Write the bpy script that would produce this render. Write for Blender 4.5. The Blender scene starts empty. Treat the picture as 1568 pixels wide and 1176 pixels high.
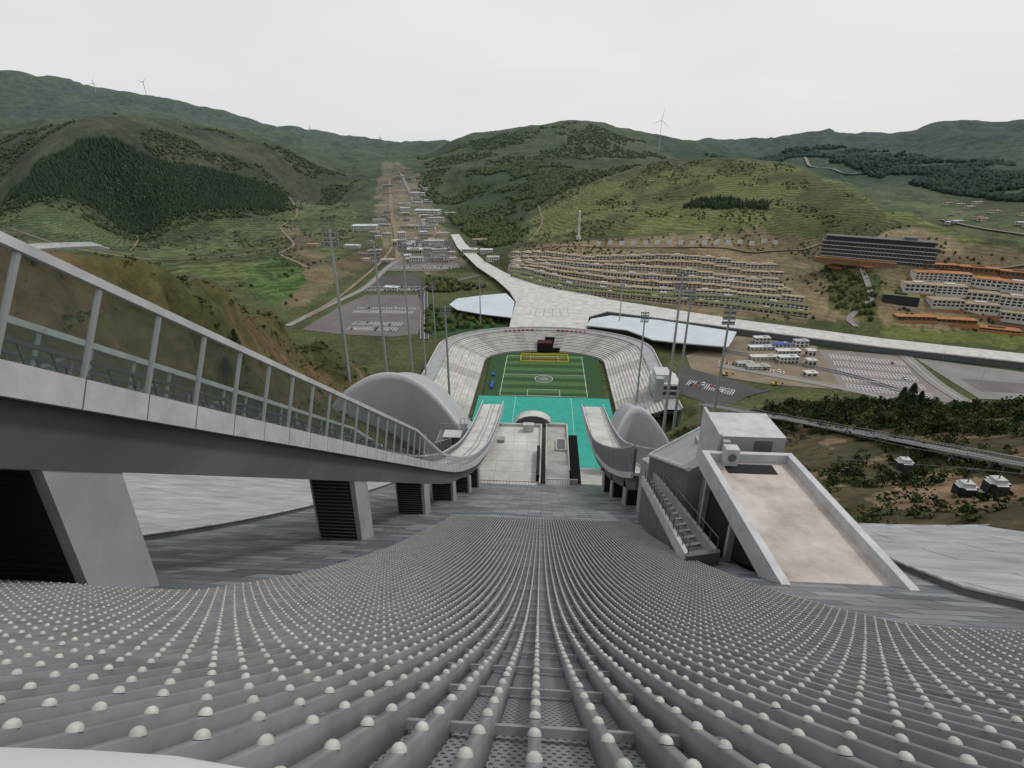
import bpy, bmesh, math, random
import numpy as np
from mathutils import Vector
random.seed(7); rng = np.random.default_rng(7)
rad = math.radians
scene = bpy.context.scene
# ------------------------------------------------------------------ survey frame
CAM_H = 170.0; PITCH = rad(23.8); YAW = rad(3.6); FPX = 844.0
cp, sp = math.cos(PITCH), math.sin(PITCH)
fh = np.array([-math.sin(YAW), math.cos(YAW), 0.0]); RT = np.array([math.cos(YAW), math.sin(YAW), 0.0])
FW = fh*cp + np.array([0, 0, -sp]); UPV = fh*sp + np.array([0, 0, cp])
def ray(u, v): return FW + RT*((u-784)/FPX) - UPV*((v-588)/FPX)
def G(u, v, z=0.0):
    d = ray(u, v); t = (z-CAM_H)/d[2]; return (d[0]*t, d[1]*t, z)
def S(u, v, r):
    d = ray(u, v); t = r/math.hypot(d[0], d[1]); return (d[0]*t, d[1]*t, CAM_H+d[2]*t)
def z_at(x, y, v):
    a = x*fh[0]+y*fh[1]; k = (v-588)/FPX
    return CAM_H - a*(sp+k*cp)/(cp-k*sp)
# ------------------------------------------------------------------ noise
def vnoise(x, y, seed=0):
    x = np.asarray(x, float); y = np.asarray(y, float)
    xi = np.floor(x).astype(np.int64); yi = np.floor(y).astype(np.int64)
    fx = x-xi; fy = y-yi; fx = fx*fx*(3-2*fx); fy = fy*fy*(3-2*fy)
    def hh(a, b):
        n = (a*374761393 + b*668265263 + seed*69069) & 0xffffffff
        n = ((n ^ (n >> 13))*1274126177) & 0xffffffff
        n = n ^ (n >> 16)
        return n/4294967295.0
    return (hh(xi, yi)*(1-fx)+hh(xi+1, yi)*fx)*(1-fy) + (hh(xi, yi+1)*(1-fx)+hh(xi+1, yi+1)*fx)*fy
def fbm(x, y, seed=0, o=4):
    s = 0; a = .5; t = 0
    for i in range(o):
        s = s+a*vnoise(x*2**i+13*i, y*2**i+7*i, seed+i); t += a; a *= .5
    return s/t
def sstep(a, b, x):
    t = np.clip((x-a)/(b-a), 0, 1); return t*t*(3-2*t)
# ------------------------------------------------------------------ facade profile
def Ds(y):
    y = np.asarray(y, float)
    return .62+.6*y+7.6*(1-np.exp(-y/14.6))
def Zs(y): return CAM_H-Ds(y)
_ky = [-14,-10,0,30,60,71,90,113,130,141,160]; _kd = [-11.6,-8.85,-2.0,18.55,39.1,46.4,57.2,67.4,72.4,75.0,78.2]
_yy = np.arange(-14, 160.1, .5); _dd = np.interp(_yy, _ky, _kd)
_p = np.pad(_dd, 14, mode='reflect', reflect_type='odd'); _dd = np.convolve(_p, np.ones(29)/29, 'valid')
def Zb(y): return CAM_H-np.interp(y, _yy, _dd)
def Zland(y): return np.interp(y, [120,140,160,185,210,240,270,300,330,900],[72,68,62,50,36,20,8,1,0,0])
# ------------------------------------------------------------------ terrain
ctrl = []
def c(*p): ctrl.append(p)
for r,z in ((5,150),(20,142),(50,118),(113,80),(200,35),(300,0)):
    for x in (-.12,.12): c(x*r, r, z)
for a in ((0,352,110),(150,378,130),(250,408,155),(340,440,180),(430,490,220),(490,525,250),(540,560,280),(600,600,300),(250,470,120),(400,560,170),(480,600,220),(100,460,80),(450,660,150),(100,640,50),(-250,330,110),(-250,500,60)): c(*S(*a))
for a in ((340,440,260,50),(150,378,230,70),(0,350,220,90),(-250,330,230,90),(430,490,330,15),(540,560,370,2)):
    s = S(*a[:3]); c(s[0],s[1],a[3])
for a in ((200,410,8),(100,390,10),(0,370,12),(300,420,6),(430,470,1),(480,500,0),(550,510,0),(640,500,0),(700,480,0),(560,440,0),(600,400,1),(640,350,10),(620,310,26),(600,280,50),(600,252,90),
          (480,400,5),(380,400,6),(0,330,16),(200,330,13),(400,330,12),(-200,330,16),(450,302,22),(660,420,0),(720,420,0),(760,450,0),(840,470,0),(840,540,0),(760,560,0),(700,560,0),(640,560,0),(950,560,0),(1000,590,0),
          (1000,500,0),(1200,520,0),(1200,560,0),(1430,560,0),(1400,610,0),(1568,560,0),(1568,600,0),(1100,570,0),(1100,610,0),(1700,560,0),(1400,510,0),(1250,490,4),(1000,465,5),(870,445,4),(795,428,4),(1568,500,3),
          (700,330,9),(760,374,5),(690,300,26),(730,385,3)): c(*G(*a))
for a in ((180,172,2100),(330,195,2100),(440,225,2050),(0,195,2300),(100,180,2200),(180,240,1650),(300,262,1650),(50,250,1650),(430,278,1750),(530,262,2200),(500,238,2600),(-200,190,2200),
          (0,112,4200),(60,118,4200),(120,135,4200),(160,146,4200),(230,146,4300),(330,172,4300),(400,196,4400),(500,209,5000),(590,222,5200),(640,222,5200),(-200,110,4200),(-500,110,4200),
          (905,185,2600),(850,190,2600),(800,199,2600),(700,216,2700),(1060,222,2700),(980,204,2550),(905,240,1900),(780,245,1900),(700,270,1750),(640,262,2600),(850,300,1300),(950,260,1450),(800,340,1150),
          (1020,243,1400),(1130,240,1350),(1220,253,1300),(1300,282,1150),(1400,325,1000),(1480,355,900),(1568,378,840),(1700,420,760),
          (1000,300,1120),(1150,300,1080),(1250,320,1000),(1150,350,870),(1350,360,830),(1000,350,900),
          (1400,298,1800),(1500,322,1500),(1568,345,1350),(1250,257,2300),(1700,370,1200),(1140,220,4500),(1200,216,4500),(1260,202,4500),(1300,215,4300),(1400,200,3500),(1480,193,3400),(1520,198,3400),(1568,184,3300),(1700,180,3300),(1900,180,3300),
          (1400,250,2600),(1500,260,2300),(1568,270,2200),(1320,240,3000),
          (1200,628,250),(1350,625,240),(1568,632,200),(1400,712,130),(1300,748,100),(1500,790,75),(1250,668,180),(1568,760,95),(1120,650,250),(1750,700,90),(1750,620,200)): c(*S(*a))
for u,z in ((850,25),(1000,30),(1150,30),(1280,28),(1450,20),(800,18)): c(*G(u,386,z))
for u,v,r,z in ((200,200,3000,150),(400,200,3000,120),(0,200,3100,170),(905,200,4000,120),(1100,230,2200,60),(1250,260,1650,35),(1330,290,1500,15),(1400,325,1400,3),(1500,350,1200,0)):
    s = S(u,v,r); c(s[0],s[1],z)
for az in range(-80,81,20): c(9000*math.sin(rad(az)),9000*math.cos(rad(az)),90); c(14000*math.sin(rad(az)),14000*math.cos(rad(az)),60)
ctrl = np.array(ctrl)
def tf(x,y):
    r = np.hypot(x,y)+1e-6
    return np.stack([np.arctan2(x,y)*1.6, np.log(r)],-1)
CQ = tf(ctrl[:,0],ctrl[:,1]); n_ = len(ctrl)
Dm = np.linalg.norm(CQ[:,None]-CQ[None],axis=-1)
def ker(d): return np.sqrt(d*d+.0009)
A = np.zeros((n_+3,n_+3)); A[:n_,:n_] = ker(Dm); A[:n_,n_]=1; A[:n_,n_+1:]=CQ; A[n_,:n_]=1; A[n_+1:,:n_]=CQ.T
Wt = np.linalg.lstsq(A, np.concatenate([ctrl[:,2],[0,0,0]]), rcond=None)[0]
def H(x,y):
    x = np.atleast_1d(np.asarray(x,float)); y = np.atleast_1d(np.asarray(y,float))
    out = np.empty(x.shape)
    xf,yf,of = x.ravel(),y.ravel(),out.ravel()
    for i in range(0,xf.size,40000):
        q = tf(xf[i:i+40000],yf[i:i+40000])
        d = np.sqrt(((q[:,None]-CQ[None])**2).sum(-1))
        of[i:i+40000] = ker(d)@Wt[:n_]+Wt[n_]+q@Wt[n_+1:]
    z = of; r = np.hypot(xf,yf)
    hill = np.clip((z-14)/50,0,1)
    n1 = fbm(xf/330,yf/330,3,5)-.5; rd = 1-np.abs(2*fbm(xf/420+9,yf/420,11,4)-1)
    z = z+hill*sstep(900,2200,r)*(n1*70+(rd-.75)*70)*np.clip(r/3000,.4,1.3) + hill*sstep(60,200,r)*(1-sstep(700,1200,r))*(fbm(xf/30,yf/30,5,4)-.5)*5
    z = np.where((r>300)&(r<900)&(z<3)&(z>-4), z*.15, z)
    wr = np.interp(yf,[0,60,120,250,335,480,520],[42,30,24,34,98,98,70]); wl = np.interp(yf,[0,110,140,170,250,335,480,520],[74,74,55,34,34,98,98,70])
    w = np.where(xf<0,wl,wr); slp=np.where((xf<0)&(yf<200),2.6,1.3)
    cap = np.where(yf<120, CAM_H-Ds(np.clip(yf,-5,120))-3.5, np.where(yf<500,Zland(yf)-1.0-sstep(120,150,yf)*1.0*(yf<330),1e4))
    cap = cap+np.maximum(0,np.abs(xf)-w)*slp
    z = np.where(yf<500, np.minimum(z,cap), z)
    inner=(np.abs(xf)<w)&(yf>300)&(yf<500)
    z = np.where(inner, np.minimum(z,-.6), z)
    return z.reshape(x.shape)
def h1(x,y): return float(H([x],[y])[0])
RS = np.geomspace(60,9000,900)
def hit(u,v):
    d = ray(u,v); hl = math.hypot(d[0],d[1]); X = d[0]/hl*RS; Y = d[1]/hl*RS; Z = CAM_H+d[2]/hl*RS
    k = np.nonzero(Z<H(X,Y))[0]
    i = k[0] if len(k) else 820
    return (X[i],Y[i],h1(X[i],Y[i]))
# ------------------------------------------------------------------ materials
def nodes(name):
    m = bpy.data.materials.new(name); m.use_nodes = True; nt = m.node_tree
    return m, nt, nt.nodes['Principled BSDF']
def mat(name,col,rough=.7,metal=0,ns=0,na=.25,bump=0,col2=None,spec=.3,streak=None):
    m,nt,b = nodes(name); b.inputs['Roughness'].default_value=rough; b.inputs['Metallic'].default_value=metal
    b.inputs['Specular IOR Level'].default_value=spec
    b.inputs['Base Color'].default_value=(*col,1)
    if ns:
        tc = nt.nodes.new('ShaderNodeTexCoord'); n = nt.nodes.new('ShaderNodeTexNoise'); n.inputs['Scale'].default_value=ns; n.inputs['Detail'].default_value=6; n.inputs['Roughness'].default_value=.65
        if streak:
            mp=nt.nodes.new('ShaderNodeMapping'); mp.inputs['Scale'].default_value=streak; nt.links.new(tc.outputs['Object'],mp.inputs[0]); nt.links.new(mp.outputs[0],n.inputs['Vector'])
        else: nt.links.new(tc.outputs['Object'],n.inputs['Vector'])
        r = nt.nodes.new('ShaderNodeValToRGB'); r.color_ramp.elements[0].position=.3; r.color_ramp.elements[1].position=.7
        c2 = col2 or tuple(x*(1-na) for x in col)
        r.color_ramp.elements[0].color=(*c2,1); r.color_ramp.elements[1].color=(*[min(1,x*(1+na*.5)) for x in col],1)
        nt.links.new(n.outputs['Fac'],r.inputs[0]); nt.links.new(r.outputs[0],b.inputs['Base Color'])
        if bump:
            bp = nt.nodes.new('ShaderNodeBump'); bp.inputs['Strength'].default_value=bump; nt.links.new(n.outputs['Fac'],bp.inputs['Height']); nt.links.new(bp.outputs[0],b.inputs['Normal'])
    return m
M = {}
M['fin']=mat('aluminium_fin',(.27,.275,.28),.42,.25,1.5,.35)
M['cap']=mat('cap_white',(.5,.505,.47),.45,0,9,.3)
M['white']=mat('painted_white_metal',(.5,.51,.52),.5,0,.8,.25)
M['shell']=mat('shell_membrane',(.42,.43,.45),.6,0,.1,.12)
M['grey']=mat('grey_panel',(.33,.34,.355),.6,0,.25,.25)
M['dgrey']=mat('dark_grey_panel',(.12,.125,.135),.65,0,.4,.25)
M['soffit']=mat('soffit_panel',(.105,.108,.118),.6,0,.25,.3,streak=(1,.25,1))
M['black']=mat('void_dark',(.012,.012,.013),.8)
M['conc']=mat('concrete',(.4,.39,.37),.85,0,.35,.3,.1)
M['concl']=mat('light_concrete',(.53,.525,.5),.85,0,.15,.3,.05)
M['stain']=mat('stained_screed',(.5,.46,.43),.9,0,.4,.3,.1,col2=(.33,.28,.245))
M['steel']=mat('galvanised_steel',(.36,.37,.38),.4,.4)
M['asph']=mat('asphalt',(.075,.074,.074),.9,0,.05,.25)
M['pave']=mat('paver_pinkgrey',(.15,.135,.13),.9,0,.03,.25)
M['paver']=mat('paver_light',(.22,.195,.185),.9,0,.03,.25)
M['road']=mat('road_concrete',(.22,.215,.205),.9,0,.05,.2)
M['dirt']=mat('dirt_track',(.22,.18,.125),.95,0,.05,.35)
M['line']=mat('white_marking',(.65,.65,.65),.8)
M['teal']=mat('teal_turf',(.035,.34,.27),.9,0,.2,.15)
M['turfd']=mat('turf_dark',(.03,.075,.027),.95,0,.3,.2)
M['turfl']=mat('turf_light',(.065,.14,.045),.95,0,.3,.2)
M['yel']=mat('yellow_board',(.6,.45,.03),.6)
M['blue']=mat('blue_board',(.03,.08,.35),.6)
M['red']=mat('red_board',(.4,.03,.03),.6)
M['win']=mat('window_glass',(.03,.035,.04),.15,0,spec=.6)
M['facade']=mat('facade_plaster',(.46,.40,.3),.85,0,.1,.25)
M['facadew']=mat('facade_white',(.56,.55,.52),.85,0,.1,.2)
M['rooft']=mat('roof_tan',(.34,.28,.19),.9,0,.08,.3)
M['roofr']=mat('roof_red_brown',(.40,.18,.08),.9,0,.08,.3)
M['roofg']=mat('roof_green',(.14,.15,.06),.95,0,.1,.3)
M['roofb']=mat('roof_pale_blue',(.52,.57,.61),.5,0,.05,.12)
M['roofd']=mat('roof_dark_grey',(.12,.12,.125),.8,0,.08,.3)
M['wood']=mat('brown_cladding',(.2,.11,.06),.8,0,.3,.2)
M['orange']=mat('orange_paint',(.5,.15,.03),.6)
M['bark']=mat('bark',(.1,.075,.05),.95)
M['car_w']=mat('car_white',(.7,.7,.7),.25,0,spec=.5); M['car_k']=mat('car_black',(.02,.02,.022),.25,0,spec=.5)
M['car_s']=mat('car_silver',(.35,.36,.38),.3,.5); M['car_r']=mat('car_red',(.3,.03,.02),.3); M['car_b']=mat('car_blue',(.03,.06,.16),.3)
M['tyre']=mat('tyre',(.02,.02,.02),.9)
m,nt,b = nodes('balustrade_glass'); b.inputs['Base Color'].default_value=(.18,.22,.21,1); b.inputs['Roughness'].default_value=.05
tr = nt.nodes.new('ShaderNodeBsdfTransparent'); tr.inputs[0].default_value=(.60,.67,.64,1)
mx = nt.nodes.new('ShaderNodeMixShader'); mx.inputs[0].default_value=.16
nt.links.new(tr.outputs[0],mx.inputs[1]); nt.links.new(b.outputs[0],mx.inputs[2]); nt.links.new(mx.outputs[0],nt.nodes['Material Output'].inputs[0]); M['glass']=m
def tile_mat(name,c1,c2,cm,bw,rh,mort,rough=.6,rot=0):
    m,nt,b = nodes(name); tc = nt.nodes.new('ShaderNodeTexCoord'); mp = nt.nodes.new('ShaderNodeMapping'); mp.inputs['Rotation'].default_value=(0,0,rot)
    br = nt.nodes.new('ShaderNodeTexBrick'); br.inputs['Scale'].default_value=1; br.inputs['Brick Width'].default_value=bw; br.inputs['Row Height'].default_value=rh
    br.inputs['Mortar Size'].default_value=mort; br.inputs['Color1'].default_value=(*c1,1); br.inputs['Color2'].default_value=(*c2,1); br.inputs['Mortar'].default_value=(*cm,1); br.inputs['Bias'].default_value=0
    nt.links.new(tc.outputs['Object'],mp.inputs[0]); nt.links.new(mp.outputs[0],br.inputs['Vector'])
    n = nt.nodes.new('ShaderNodeTexNoise'); n.inputs['Scale'].default_value=.3; n.inputs['Detail'].default_value=6; nt.links.new(tc.outputs['Object'],n.inputs['Vector'])
    mr = nt.nodes.new('ShaderNodeMapRange'); mr.inputs['From Min'].default_value=.25; mr.inputs['From Max'].default_value=.75; mr.inputs['To Min'].default_value=.7; mr.inputs['To Max'].default_value=1.25; nt.links.new(n.outputs['Fac'],mr.inputs[0])
    mu = nt.nodes.new('ShaderNodeVectorMath'); mu.operation='SCALE'; nt.links.new(br.outputs['Color'],mu.inputs[0]); nt.links.new(mr.outputs[0],mu.inputs['Scale']); nt.links.new(mu.outputs[0],b.inputs['Base Color'])
    b.inputs['Roughness'].default_value=rough; b.inputs['Specular IOR Level'].default_value=.3
    return m
M['slate']=tile_mat('slate_panels',(.085,.1,.115),(.24,.255,.27),(.05,.055,.06),3.0,1.1,.05,.5)
M['wing']=tile_mat('cladding_panels',(.33,.34,.36),(.38,.39,.41),(.16,.16,.17),9,5.5,.08,.5,.3)
M['grille']=tile_mat('perforated_grille',(.03,.032,.035),(.05,.052,.055),(.24,.25,.26),.05,.05,.014,.5)
def leafmat(name,ca,cb):
    m,nt,b = nodes(name); g = nt.nodes.new('ShaderNodeNewGeometry'); r = nt.nodes.new('ShaderNodeValToRGB'); r.color_ramp.elements[0].color=(*ca,1); r.color_ramp.elements[1].color=(*cb,1)
    nt.links.new(g.outputs['Random Per Island'],r.inputs[0])
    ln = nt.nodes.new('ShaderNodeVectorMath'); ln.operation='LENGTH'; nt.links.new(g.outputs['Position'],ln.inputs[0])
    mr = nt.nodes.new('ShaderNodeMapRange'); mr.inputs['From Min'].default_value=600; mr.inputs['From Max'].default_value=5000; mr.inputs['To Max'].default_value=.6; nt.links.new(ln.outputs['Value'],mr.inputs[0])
    mi = nt.nodes.new('ShaderNodeMix'); mi.data_type='RGBA'; nt.links.new(mr.outputs[0],mi.inputs[0]); nt.links.new(r.outputs[0],mi.inputs[6]); mi.inputs[7].default_value=(.10,.145,.16,1)  # aerial haze painted into foliage: base colour shifts to blue-grey with distance
    nt.links.new(mi.outputs[2],b.inputs['Base Color']); b.inputs['Roughness'].default_value=.9; b.inputs['Specular IOR Level'].default_value=.1
    return m
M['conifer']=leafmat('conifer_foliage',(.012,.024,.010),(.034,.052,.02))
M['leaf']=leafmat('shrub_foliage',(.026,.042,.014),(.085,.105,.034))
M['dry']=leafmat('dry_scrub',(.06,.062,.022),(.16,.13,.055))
# ------------------------------------------------------------------ mesh builder
class MB:
    def __init__(s): s.v=[]; s.f=[]; s.m=[]
    def poly(s,pts,m=0):
        k=len(s.v); s.v+= [tuple(map(float,p)) for p in pts]; s.f.append(tuple(range(k,k+len(pts)))); s.m.append(m)
    def obox(s,o,a,b_,c_,m=0):
        o,a,b_,c_ = map(np.array,(o,a,b_,c_)); o=o.astype(float)
        p=[o,o+a,o+a+b_,o+b_,o+c_,o+a+c_,o+a+b_+c_,o+b_+c_]; k=len(s.v); s.v+=[tuple(map(float,q)) for q in p]
        for f in ((0,3,2,1),(4,5,6,7),(0,1,5,4),(1,2,6,5),(2,3,7,6),(3,0,4,7)): s.f.append(tuple(k+i for i in f)); s.m.append(m)
    def hexa(s,p,ms):  # 8 points: bottom 4, top 4
        k=len(s.v); s.v+=[tuple(map(float,q)) for q in p]
        for f,mm in zip(((0,3,2,1),(4,5,6,7),(0,1,5,4),(1,2,6,5),(2,3,7,6),(3,0,4,7)),ms): s.f.append(tuple(k+i for i in f)); s.m.append(mm)
    def box(s,cx,cy,z0,sx,sy,sz,m=0,rot=0):
        ca,sa=math.cos(rot),math.sin(rot); a=np.array([ca*sx,sa*sx,0]); b_=np.array([-sa*sy,ca*sy,0])
        s.obox(np.array([cx,cy,z0])-a/2-b_/2,a,b_,(0,0,sz),m)
    def tube(s,p0,p1,r0,r1=None,n=6,m=0):
        r1=r0 if r1 is None else r1; p0=Vector(p0);p1=Vector(p1);d=(p1-p0).normalized(); up=Vector((0,0,1)) if abs(d.z)<.9 else Vector((1,0,0))
        a=d.cross(up).normalized(); b_=d.cross(a); k=len(s.v)
        for p,r in ((p0,r0),(p1,r1)):
            for i in range(n):
                t=2*math.pi*i/n; s.v.append(tuple(p+a*(r*math.cos(t))+b_*(r*math.sin(t))))
        for i in range(n): j=(i+1)%n; s.f.append((k+i,k+j,k+n+j,k+n+i)); s.m.append(m)
        s.f.append(tuple(k+i for i in range(n))[::-1]); s.m.append(m); s.f.append(tuple(k+n+i for i in range(n))); s.m.append(m)
    def rib(s,x0,x1,zl,zh,ys,m=0):
        g=lambda q,y: q(y) if callable(q) else q
        k=len(s.v)
        for y in ys:
            a,b_,l,h=g(x0,y),g(x1,y),float(g(zl,y)),float(g(zh,y)); s.v+=[(a,y,l),(b_,y,l),(b_,y,h),(a,y,h)]
        n=len(ys)
        for i in range(n-1):
            q=k+4*i
            for e in range(4):
                f=(e+1)%4; s.f.append((q+e,q+f,q+4+f,q+4+e)); s.m.append(m)
        s.f.append((k,k+1,k+2,k+3)); s.m.append(m); q=k+4*(n-1); s.f.append((q+3,q+2,q+1,q)); s.m.append(m)
    def prism(s,pts,z0,z1,m=0,ms=None):
        ms=m if ms is None else ms
        s.poly([(p[0],p[1],z1) for p in pts],m); s.poly([(p[0],p[1],z0) for p in pts][::-1],ms)
        for i in range(len(pts)):
            a,b_=pts[i],pts[(i+1)%len(pts)]; s.poly([(a[0],a[1],z0),(b_[0],b_[1],z0),(b_[0],b_[1],z1),(a[0],a[1],z1)],ms)
    def grid(s,P,m=0):
        P=np.asarray(P,float); a,b_=P.shape[:2]; k=len(s.v); s.v+=[tuple(q) for q in P.reshape(-1,3)]
        for i in range(a-1):
            for j in range(b_-1): s.f.append((k+i*b_+j,k+i*b_+j+1,k+(i+1)*b_+j+1,k+(i+1)*b_+j)); s.m.append(m)
    def build(s,name,mats,smooth=False):
        me=bpy.data.meshes.new(name); me.from_pydata(s.v,[],s.f); me.polygons.foreach_set('material_index',s.m)
        for q in mats: me.materials.append(M[q])
        if smooth: me.polygons.foreach_set('use_smooth',[True]*len(s.f))
        me.update(); o=bpy.data.objects.new(name,me); scene.collection.objects.link(o); return o
def fast_mesh(name,V,F,mats,smooth=False):
    me=bpy.data.meshes.new(name); V=np.asarray(V,np.float32); F=np.asarray(F,np.int32); me.vertices.add(len(V)); me.vertices.foreach_set('co',V.ravel())
    k=F.shape[1]; me.loops.add(F.size); me.loops.foreach_set('vertex_index',F.ravel()); me.polygons.add(len(F)); me.polygons.foreach_set('loop_start',np.arange(0,F.size,k,dtype=np.int32))
    me.polygons.foreach_set('loop_total',np.full(len(F),k,np.int32))
    if smooth: me.polygons.foreach_set('use_smooth',np.ones(len(F),bool))
    for q in mats: me.materials.append(M[q])
    me.update(calc_edges=True); me.validate(); o=bpy.data.objects.new(name,me); scene.collection.objects.link(o); return o
def inpoly(x,y,P):
    r=np.zeros(x.shape,bool); n=len(P)
    for i in range(n):
        x0,y0=P[i][:2]; x1,y1=P[(i+1)%n][:2]
        if y0==y1: continue
        r ^= ((y0>y)!=(y1>y)) & (x < (x1-x0)*(y-y0)/(y1-y0)+x0)
    return r
# ------------------------------------------------------------------ terrain mesh
NA,NR=680,560
az=np.linspace(rad(-78),rad(78),NA); rr=np.geomspace(5,14000,NR)
AZ,RR=np.meshgrid(az,rr); TX=RR*np.sin(AZ); TY=RR*np.cos(AZ); TZ=H(TX,TY)
V=np.stack([TX,TY,TZ],-1).reshape(-1,3)
i=np.arange(NR-1)[:,None]*NA+np.arange(NA-1)[None]; F=np.stack([i,i+NA,i+NA+1,i+1],-1).reshape(-1,4)[:,::-1]
x=V[:,0];y=V[:,1];z=V[:,2];r=np.hypot(x,y)
wx=x+(fbm(x/60,y/60,21)-.5)*np.clip(r*.05,4,60); wy=y+(fbm(x/60+5,y/60,22)-.5)*np.clip(r*.05,4,80)
big=fbm(x/250,y/250,31,5)[:,None]; med=fbm(x/45,y/45,32,4)[:,None]
col=np.array([.06,.075,.034])*(1-big)+np.array([.085,.10,.04])*big
col=np.tile(col,(1,1)); terr=np.zeros(len(x)); POLY={}
def zone(name,uv,c0,c1=None,t=0,world=False):
    P=uv if world else [hit(*q) for q in uv]; POLY[name]=P
    mk=inpoly(wx,wy,P); cc=np.array(c0)[None]*(1-med)+np.array(c1 or c0)[None]*med
    col[mk]=cc[mk]; terr[mk]=t
zone('farright',[(1500,1500,0)]+[(r_*math.sin(rad(a_)),r_*math.cos(rad(a_)),0) for r_,a_ in ((1900,14),(2500,10),(6000,10),(8000,30),(6000,60),(2000,60),(1700,45))],(.03,.048,.025),(.065,.085,.038),0,True)
zone('lhill',[(-300,200),(0,200),(180,176),(330,199),(440,230),(560,268),(480,320),(400,335),(0,335),(-300,335)],(.045,.054,.026),(.08,.082,.038))
zone('lfield',[(-300,330),(0,330),(400,328),(520,300),(560,330),(520,400),(450,470),(330,430),(0,365),(-300,350)],(.06,.085,.028),(.11,.13,.05),1)
zone('lfield2',[(370,410),(430,395),(500,400),(505,425),(440,465),(380,450)],(.05,.1,.025),(.08,.12,.04),1)
zone('ldark',[(-60,300),(40,285),(60,250),(120,222),(200,228),(300,258),(400,284),(442,303),(435,325),(300,327),(150,325),(40,318)],(.022,.035,.015),(.03,.046,.02))
zone('chill',[(640,300),(640,240),(700,222),(850,195),(905,188),(980,210),(1020,243),(960,262),(870,290),(820,330),(800,372),(740,382),(690,330)],(.045,.065,.025),(.09,.10,.042))
zone('cdark',[(680,320),(720,260),(830,250),(900,262),(850,300),(800,330),(790,372),(745,380),(700,350)],(.03,.048,.019),(.055,.072,.028))
zone('meadow',[(810,375),(820,330),(880,285),(960,262),(1020,246),(1130,243),(1220,256),(1300,285),(1400,328),(1480,358),(1568,381),(1700,420),(1700,430),(1568,400),(1400,385),(1200,372)],(.08,.105,.032),(.14,.145,.055),.9)
zone('soilband',[(788,380),(900,368),(1000,365),(1200,372),(1270,368),(1568,385),(1600,500),(1260,492),(1060,478),(880,452),(785,425)],(.13,.115,.06),(.25,.195,.12),.4)
zone('hotelgreen',[(1270,395),(1345,430),(1345,500),(1262,480)],(.05,.07,.025),(.12,.12,.05))
zone('hotellawn',[(1350,492),(1600,505),(1600,535),(1350,515)],(.09,.12,.035),(.14,.15,.05))
zone('vdirt',[(590,400),(580,340),(575,290),(585,250),(612,250),(650,285),(672,330),(690,370),(710,405),(660,420)],(.10,.10,.055),(.27,.22,.155))
zone('cutbank',[(430,345),(455,350),(500,400),(600,375),(600,392),(520,430),(470,470),(440,470),(470,430),(440,390)],(.10,.10,.05),(.2,.155,.095))
NL=[(-22,10,0),(-26,60,0),(-26,120,0),(-40,200,0),(-52,300,0),(-100,335,0),(-150,300,0),(-200,220,0),(-230,150,0),(-230,60,0),(-120,-20,0)]
NRt=[(24,10,0),(30,60,0),(28,120,0),(40,200,0),(80,290,0),(150,275,0),(260,240,0),(330,120,0),(200,10,0)]
zone('nleft',NL,(.042,.056,.021),(.115,.10,.042),0,True)
zone('nright',NRt,(.04,.045,.02),(.13,.10,.06),0,True)
zone('rfar',[(1250,262),(1400,305),(1480,322),(1700,345),(1700,395),(1568,376),(1480,352),(1400,322)],(.08,.11,.04),(.14,.155,.07),.4)
nearl=inpoly(x,y,NL); bare=nearl&(fbm(x/16,y/16,71)>.55); col[bare]=np.array([.13,.095,.05]); 
nearr=inpoly(x,y,NRt); bare=nearr&(fbm(x/14,y/14,72)>.57); col[bare]=np.array([.19,.135,.085])
far=r>700; mt=fbm(x/90,y/90,44,5); dk=far&(mt>.56); col[dk]*=.68
haze_mix=np.clip((r-700)/5000,0,1)[:,None]**.8*.66; haze_col=np.array([.095,.135,.15]); col=col*(1-haze_mix)+haze_col*haze_mix  # distance haze baked into the ground's vertex colours as a blue-grey tint
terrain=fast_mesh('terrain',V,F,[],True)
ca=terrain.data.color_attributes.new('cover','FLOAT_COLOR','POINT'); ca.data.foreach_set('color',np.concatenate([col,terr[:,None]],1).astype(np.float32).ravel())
m,nt,b=nodes('terrain_ground'); at=nt.nodes.new('ShaderNodeAttribute'); at.attribute_name='cover'; tc=nt.nodes.new('ShaderNodeTexCoord')
def N(sc,det=6,ro=.7):
    n=nt.nodes.new('ShaderNodeTexNoise'); n.inputs['Scale'].default_value=sc; n.inputs['Detail'].default_value=det; n.inputs['Roughness'].default_value=ro; nt.links.new(tc.outputs['Object'],n.inputs['Vector']); return n
def MR(src,a,b_,c_,d):
    q=nt.nodes.new('ShaderNodeMapRange'); q.inputs[1].default_value=a;q.inputs[2].default_value=b_;q.inputs[3].default_value=c_;q.inputs[4].default_value=d; nt.links.new(src,q.inputs[0]); return q.outputs[0]
def MA(op,a,b_):
    q=nt.nodes.new('ShaderNodeMath'); q.operation=op
    for k,s_ in enumerate((a,b_)):
        if isinstance(s_,(int,float)): q.inputs[k].default_value=s_
        else: nt.links.new(s_,q.inputs[k])
    return q.outputs[0]
n1=N(.03); n2=N(.25); f=MA('MULTIPLY',MR(n1.outputs['Fac'],.3,.7,.65,1.3),MR(n2.outputs['Fac'],.3,.7,.6,1.4))
sx=nt.nodes.new('ShaderNodeSeparateXYZ'); nt.links.new(tc.outputs['Object'],sx.inputs[0]); n3=N(.012,3)
zz=MA('ADD',MA('ADD',sx.outputs['Z'],MA('MULTIPLY',sx.outputs['Y'],.03)),MA('MULTIPLY',n3.outputs['Fac'],14)); bd=MA('SINE',MA('MULTIPLY',zz,2.3),0)
bm_=MA('MULTIPLY',MA('MULTIPLY',bd,at.outputs['Alpha']),.32); f=MA('MULTIPLY',f,MA('ADD',bm_,1.0))
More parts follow.
